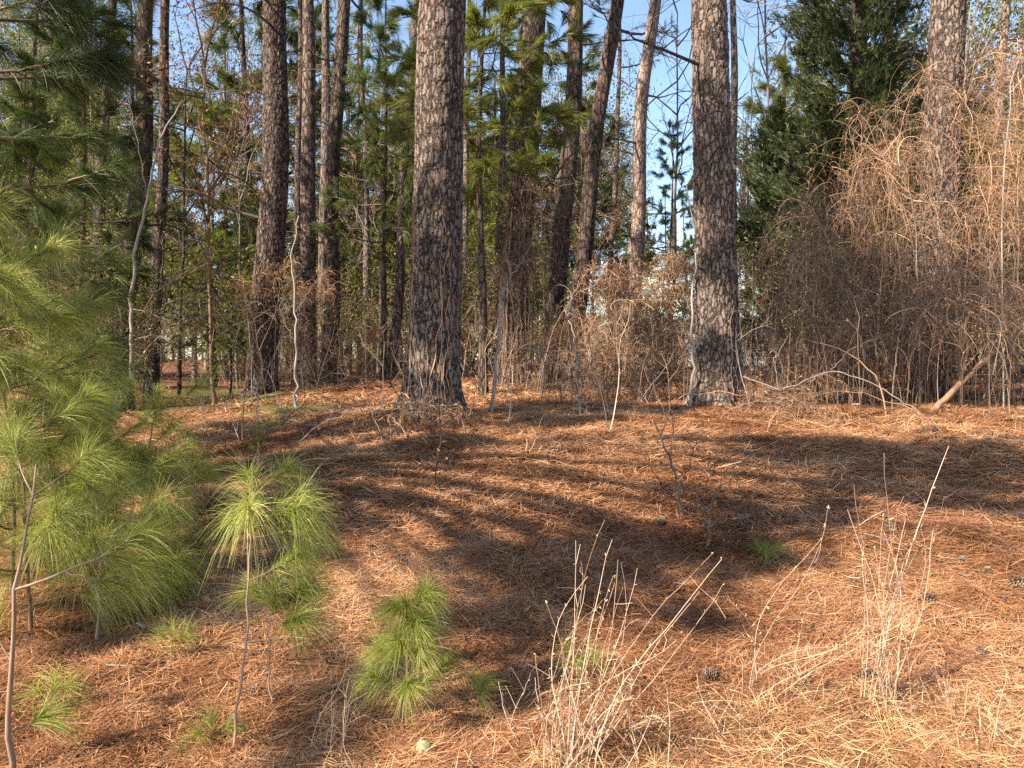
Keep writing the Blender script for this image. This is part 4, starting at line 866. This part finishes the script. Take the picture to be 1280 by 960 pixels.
def dry_grass():
    mb = MB(); n = 11000
    px = rng.uniform(600, 1300, n); y = rng.uniform(2.05, 3.2, n); x = (px - 640) * y / F
    dens = sstep(.25, .8, (3.15 - y) + .45 * (x - .2) + vnoise(x, y, .3, 4) * 1.0)
    k = rng.random(n) < dens * .8; x, y = x[k], y[k]; n = len(x)
    az = rng.normal(.4, 1.3, n); e = np.abs(rng.normal(.15, .35, n)); D = np.stack([np.cos(az) * np.cos(e), np.sin(az) * np.cos(e), np.sin(e)], 1)
    blades(mb, np.stack([x, y, h(x, y) + .015 + .02 * rng.random(n)], 1), D, rng.uniform(.07, .26, n), rng.uniform(.0016, .003, n), rng.uniform(.1, .6, n), 4)
    tag(mb.build('dry_grass', M['dry_grass']), 'flattened straw coloured dry grass along the front edge', 'dry grass', kind='stuff')
    mb = MB(); n = 2600; cl = np.array([GY(a, b_) for a, b_ in ((700, 930), (770, 900), (1240, 890), (830, 930), (1130, 930), (690, 890))])
    c = cl[rng.integers(0, len(cl), n)] + rng.normal(0, .13, (n, 3)); az = rng.uniform(0, 6.28, n); e = rng.uniform(.5, 1.4, n)
    D = np.stack([np.cos(az) * np.cos(e), np.sin(az) * np.cos(e), np.sin(e)], 1); c[:, 2] = h(c[:, 0], c[:, 1])
    blades(mb, c[:700], D[:700], rng.uniform(.04, .14, 700), .0018, .4, 4); tag(mb.build('green_grass', M['leaf_green']), 'sparse fresh green blades among the dry grass', 'grass', kind='stuff')
dry_grass()

def cone_mesh(seed):
    g = np.random.default_rng(seed); mb = MB(); L = .075
    z = np.linspace(0, L, 8); mb.tubes(np.stack([z * 0, z * 0, z], 1), .012 * np.sin(np.linspace(.3, 3.0, 8)) + .004, 8)
    n = 95; i = np.arange(n); f = (i + .5) / n; th = i * 2.39996; rr = .030 * np.sin(np.clip(f * 2.6 + .35, 0, math.pi)) ** .8 + .006
    e = -.25 + 1.25 * f; D = np.stack([np.cos(th) * np.cos(e), np.sin(th) * np.cos(e), np.sin(e)], 1); B = np.stack([0 * f, 0 * f, f * L * .92], 1); U = nrm(np.cross(D, [0, 0, 1.0])); V = np.cross(U, D)
    w0, w1 = .004, .0075; T = B + D * rr[:, None]
    v = np.stack([B - U * w0, B + U * w0, T + U * w1, T - U * w1, T + D * .004 + V * .001, T - V * .006], 1); k = np.arange(n)[:, None] * 6
    mb.add(v, quads=np.concatenate([k + np.array([0, 1, 2, 3])]), tris=np.concatenate([k + np.array([3, 2, 4]), k + np.array([3, 5, 2])]), a=np.repeat(g.random(n), 6))
    return mb.mesh('pine_cone', [M['cone']])
CONES = [cone_mesh(1), cone_mesh(2)]
def cones():
    spots = [(1157, 752), (1235, 722), (1262, 735), (1195, 705), (1225, 820), (1072, 855), (895, 855), (312, 875), (462, 690), (745, 735), (985, 655), (1115, 665), (830, 655)]
    for i, (px, py) in enumerate(spots):
        o = bpy.data.objects.new('pine_cone', CONES[i % 2]); C.objects.link(o); p = GY(px, py)
        s = random.uniform(.85, 1.15); o.scale = (s, s, s); o.location = (p[0], p[1], p[2] + .017); o.rotation_euler = (R(random.uniform(70, 100)), 0, random.uniform(0, 6.28))
        tag(o, 'open grey brown pine cone lying on the pine straw', 'pine cone', 'pine cones scattered over the straw')
cones()
def ball():
    p = GY(530, 945); mb = MB(); n, k = 14, 24; th = np.linspace(0, math.pi, n)[:, None]; ph = np.arange(k) * 2 * math.pi / k
    rr = .034 * (1 + .02 * np.sin(3 * ph + 2 * th)); v = np.stack([rr * np.sin(th) * np.cos(ph), rr * np.sin(th) * np.sin(ph), .034 * np.cos(th) * np.ones_like(ph)], -1)
    i = np.arange(n * k).reshape(n, k); nx = np.roll(i, -1, 1); q = np.stack([i[:-1], i[1:], nx[1:], nx[:-1]], -1).reshape(-1, 4); mb.add(v + p + np.array([0, 0, .018]), quads=q)
    o = mb.build('ball', plain('weathered_felt', (.24, .22, .12), .95, .45, 70), loc=p, smooth=True); tag(o, 'weathered pale yellow green ball resting in the straw', 'ball')
ball()
p = GY(160, 852); mb = MB(); v = np.array([(-.035, -.012, .01), (.03, -.018, .012), (.036, .014, .016), (-.03, .014, .012)]); mb.add(np.concatenate([v, v + [0, 0, .006]]) + p, quads=[(0, 3, 2, 1), (4, 5, 6, 7), (0, 1, 5, 4), (1, 2, 6, 5), (2, 3, 7, 6), (3, 0, 4, 7)])
tag(mb.build('bark_chip', M['pale_bark'], loc=p), 'pale grey flake of bark on the dark straw at the lower left', 'bark flake')

# ------------------------------------------------------------------ house glimpsed beyond the trees
def house():
    d = 46; b = np.array([13.0, d, float(h(13, d)) - .1]); t = thing('house', 'pale house with light mint green metal roof glimpsed beyond the trees', 'house', b)
    x0, x1, y0, y1, H, T = -6, 6, -3.5, 3.5, 3.0, 5.4
    wall = plain('house_wall', (.55, .60, .58), .8); roofm = plain('mint_roof', (.48, .66, .60), .45); glass = plain('window_glass', (.05, .06, .07), .1); trim = plain('white_trim', (.75, .75, .72), .6)
    mb = MB(); L = lambda a: np.array(a) + b
    v = [(x0, y0, 0), (x1, y0, 0), (x1, y1, 0), (x0, y1, 0), (x0, y0, H), (x1, y0, H), (x1, y1, H), (x0, y1, H), (x0, 0, T - .1), (x1, 0, T - .1)]
    mb.add(L(v), quads=[(0, 1, 5, 4), (1, 2, 6, 5), (2, 3, 7, 6), (3, 0, 4, 7)], tris=[(5, 6, 9), (7, 4, 8)]); mb.build('wall', wall, t)
    mb = MB(); e = .5
    for s in (-1, 1):
        ye = s * (3.5 + e); ze = H - e * (T - H) / 3.5
        v = np.array([(x0 - e, ye, ze), (x1 + e, ye, ze), (x1 + e, 0, T), (x0 - e, 0, T)]); mb.add(L(np.concatenate([v, v + [0, 0, .09]])), quads=[(0, 3, 2, 1), (4, 5, 6, 7), (0, 1, 5, 4), (1, 2, 6, 5), (3, 0, 4, 7)])
        for x in np.arange(x0 - e + .2, x1 + e, .45): 
            a = np.array([(x, ye, ze + .09), (x + .04, ye, ze + .09), (x + .04, 0, T + .09), (x, 0, T + .09)]); mb.add(L(np.concatenate([a, a + [0, 0, .04]])), quads=[(4, 5, 6, 7), (0, 1, 5, 4), (1, 2, 6, 5), (3, 0, 4, 7)])
    mb.build('roof', roofm, t)
    for x in (-4, -1.2, 3.6):
        mb = MB(); mb.box(L((x - .6, y0 - .06, .9)), L((x + .6, y0 - .003, 2.3))); wo = mb.build('window', trim, t); mb = MB(); mb.box(L((x - .5, y0 - .075, 1.0)), L((x + .5, y0 - .063, 2.2))); g_ = mb.build('pane', glass, wo, loc=t.location)
    mb = MB(); mb.box(L((.9, y0 - .06, .05)), L((1.9, y0 - .003, 2.15))); mb.build('door', trim, t)
house()

def treeline():
    g = np.random.default_rng(77); mb = MB(); n = 9000
    d = g.uniform(72, 120, n); x = g.uniform(-.95, .95, n) * d; top = 12 + 10 * vnoise(x, d, 9, 3); f = g.random(n)
    z = h(x, d) + top * f ** .9; keep = vnoise(x + z, z * 1.7 + d * .3, 4.5, 6) > -.10 + .22 * f; x, d, z = x[keep], d[keep], z[keep]; k = len(x)
    tufts(mb, np.stack([x, d, z], 1), g.normal(size=(k, 3)) + np.array([0, 0, .5]), 11, 1.0, .16, 0, spread=1.0, back=.5, droop=.1)
    tx = g.uniform(-.9, .9, 170); td = g.uniform(72, 112, 170); bx = tx * td; bz = h(bx, td)
    zz = np.linspace(0, 1, 6); pts = np.stack([np.stack([bx + g.normal(0, .1, 170), td, bz + 18 * q], 1) for q in zz], 1); mb.tubes(pts, np.tile(.16 * (1 - .7 * zz), (170, 1)), 6, m=1)
    tag(mb.build('treeline', [M['needle_far'], M['twig_dark']]), 'far wood of pines closing the view behind the trunks', 'wood', kind='stuff')
treeline()
# ------------------------------------------------------------------ unseen pines beside and behind the photographer: boughs placed to shade chosen spots
def shade_pines(blobs):
    s3 = np.array(sv); occ = []; hd = SUN_DIR; pd = np.array([-hd[1], hd[0]])
    lit = [(GY(a, b_), r) for a, b_, r in SUNLIT]
    def in_sun(e):
        k = np.zeros(len(e), bool)
        for q, r in lit: k |= np.hypot(*((e + s3 * ((e[:, 2] - q[2]) / -s3[2])[:, None]) - q)[:, :2].T) < r + .24
        return k
    for p, r, dens, zc in blobs:
        occ.append((p - s3 * (zc - p[2]) / -s3[2], r, dens))
    left = list(range(len(occ))); k = 0; g = np.random.default_rng(5)
    while left:
        c0 = occ[left[0]][0]
        mine = [i for i in left if np.hypot(*(occ[i][0][:2] - c0[:2])) < 6.0]; left = [i for i in left if i not in mine]
        cc = np.mean([occ[i][0] for i in mine], 0) + np.array([-.8, -.5, 0])
        best = None
        for ox, ob in [(a_, b_) for a_ in np.arange(-3, 3.1, .25) for b_ in np.arange(.6, 7, .4)]:
            c_ = cc[:2] + pd * ox - hd * ob; cost = .12 * abs(ox) + .1 * ob + 60 * (c_[0] > -(.74 * max(c_[1], 0) + 1.3))
            for q, r in lit:
                rel = q[:2] - c_; cost += max(0, r + .25 - abs(rel @ pd))
            if best is None or cost < best[0]: best = (cost, c_)
        cc = best[1]; b = np.array([cc[0], cc[1], float(h(cc[0], cc[1])) - .1]); H = 12.5 if max(occ[i][0][2] for i in mine) > 8 else 8
        t = thing('pine_tree', 'unseen pine left of the photographer, boughs placed for their shade', 'tree', b, 'unseen pines beside the photographer, shaped for shade')
        mb, path, rad = pine_trunk(b, .005 * (-1) ** k, .12, H, 16, .4, .3, .05, 200 + k); mb.build('trunk', M['bark_mid'], t, smooth=True)
        mb = MB(); tp = []; td = []
        for i in mine:
            c, r, dens = occ[i]; n = int(150 * r * r * dens) + 12
            j = int(np.argmin(abs(path[:, 2] - (c[2] - .8)))); q = np.linspace(0, 1, 8)[:, None]
            ax = c - path[j]; pth = path[j] + ax * q + np.array([0, 0, .5]) * np.sin(q * math.pi) + g.normal(0, .03, (8, 3)) * q
            mb.tubes(pth, np.linspace(.035, .012, 8), 5, m=1)
            e = c + g.normal(0, .44, (n, 3)) * r * np.array([1, 1, .6]); p0 = pth[g.integers(5, 8, n)]
            keep = ~in_sun(e); e = e[keep]; p0 = p0[keep]; n = len(e)
            if n == 0: continue
            mb.tubes(np.stack([p0, (p0 + e) / 2 + g.normal(0, .05, (n, 3)), e], 1), np.tile(np.array([.009, .006, .004]), (n, 1)), 3, m=1)
            tp.append(e); td.append(nrm(e - p0 + g.normal(0, .2, (n, 3)) + np.array([0, 0, .2])))
        tufts(mb, np.concatenate(tp), np.concatenate(td), 34, .22, .006, 0, droop=.2, back=.2)
        mb.build('bough', [M['needle_pine'], M['twig_dark']], t)
        k += 1
B_ = []
def spot(px, py, r, dens=1.0, zc=5.6): B_.append((GY(px, py), r, dens, zc))
def spot3(px, py, d, r, dens=1.0, zc=10.0): B_.append((P(px, py, d), r, dens, zc))
for a in ((620, 690, .3), (660, 700, .34), (730, 690, .4), (770, 720, .36), (820, 690, .34), (740, 760, .3), (790, 665, .3), (690, 740, .34), (880, 690, .4), (960, 665, .4), (960, 730, .36), (1040, 720, .4), (1080, 660, .4), (900, 780, .25),
          (640, 785, .24), (575, 790, .22), (200, 760, .36), (150, 800, .3), (440, 885, .2), (400, 930, .2), (560, 900, .16),
          (1180, 590, .7), (1260, 640, .6), (1090, 600, .4), (1150, 625, .45), (1050, 640, .35), (1220, 600, .6), (930, 640, .35), (1270, 690, .35), (1130, 570, .6), (1020, 560, .6), (1240, 570, .8), (330, 535, .7), (420, 515, .8), (270, 550, .6), (700, 505, .9), (780, 512, .7), (640, 512, .6), (1000, 610, .3)):
    spot(*a)
for a in ((1050, 430, 8.8, 1.0), (1150, 430, 8.6, .9), (1240, 420, 8.6, .8), (1010, 330, 9.2, 1.0), (1080, 330, 9.3, .8), (660, 330, 12.6, 1.3), (660, 150, 12.6, 1.0), (720, 300, 14, 1.2), (740, 150, 14.5, 1.1), (700, 420, 12, 1.0), (60, 90, 4.3, .9), (30, 190, 4.3, .7), (160, 250, 13.5, 1.2), (330, 420, 12, .9), (420, 400, 14.5, 1.0), (420, 200, 14.5, .9), (890, 440, 8.4, .45), (545, 430, 7.8, .35)):
    spot3(*a)
SUNLIT = [(350, 600, .45), (420, 590, .5), (500, 600, .5), (430, 650, .4), (370, 690, .32), (500, 650, .33), (560, 590, .6), (650, 590, .6), (750, 590, .7), (840, 585, .45), (1180, 800, .7), (1230, 720, .5), (1000, 900, .6), (620, 860, .22), (100, 880, .3), (300, 860, .22), (1200, 665, .3), (820, 640, .2), (300, 640, .3), (450, 560, .5), (600, 560, .5), (960, 595, .2), (660, 650, .15), (560, 640, .25)]
shade_pines(B_)
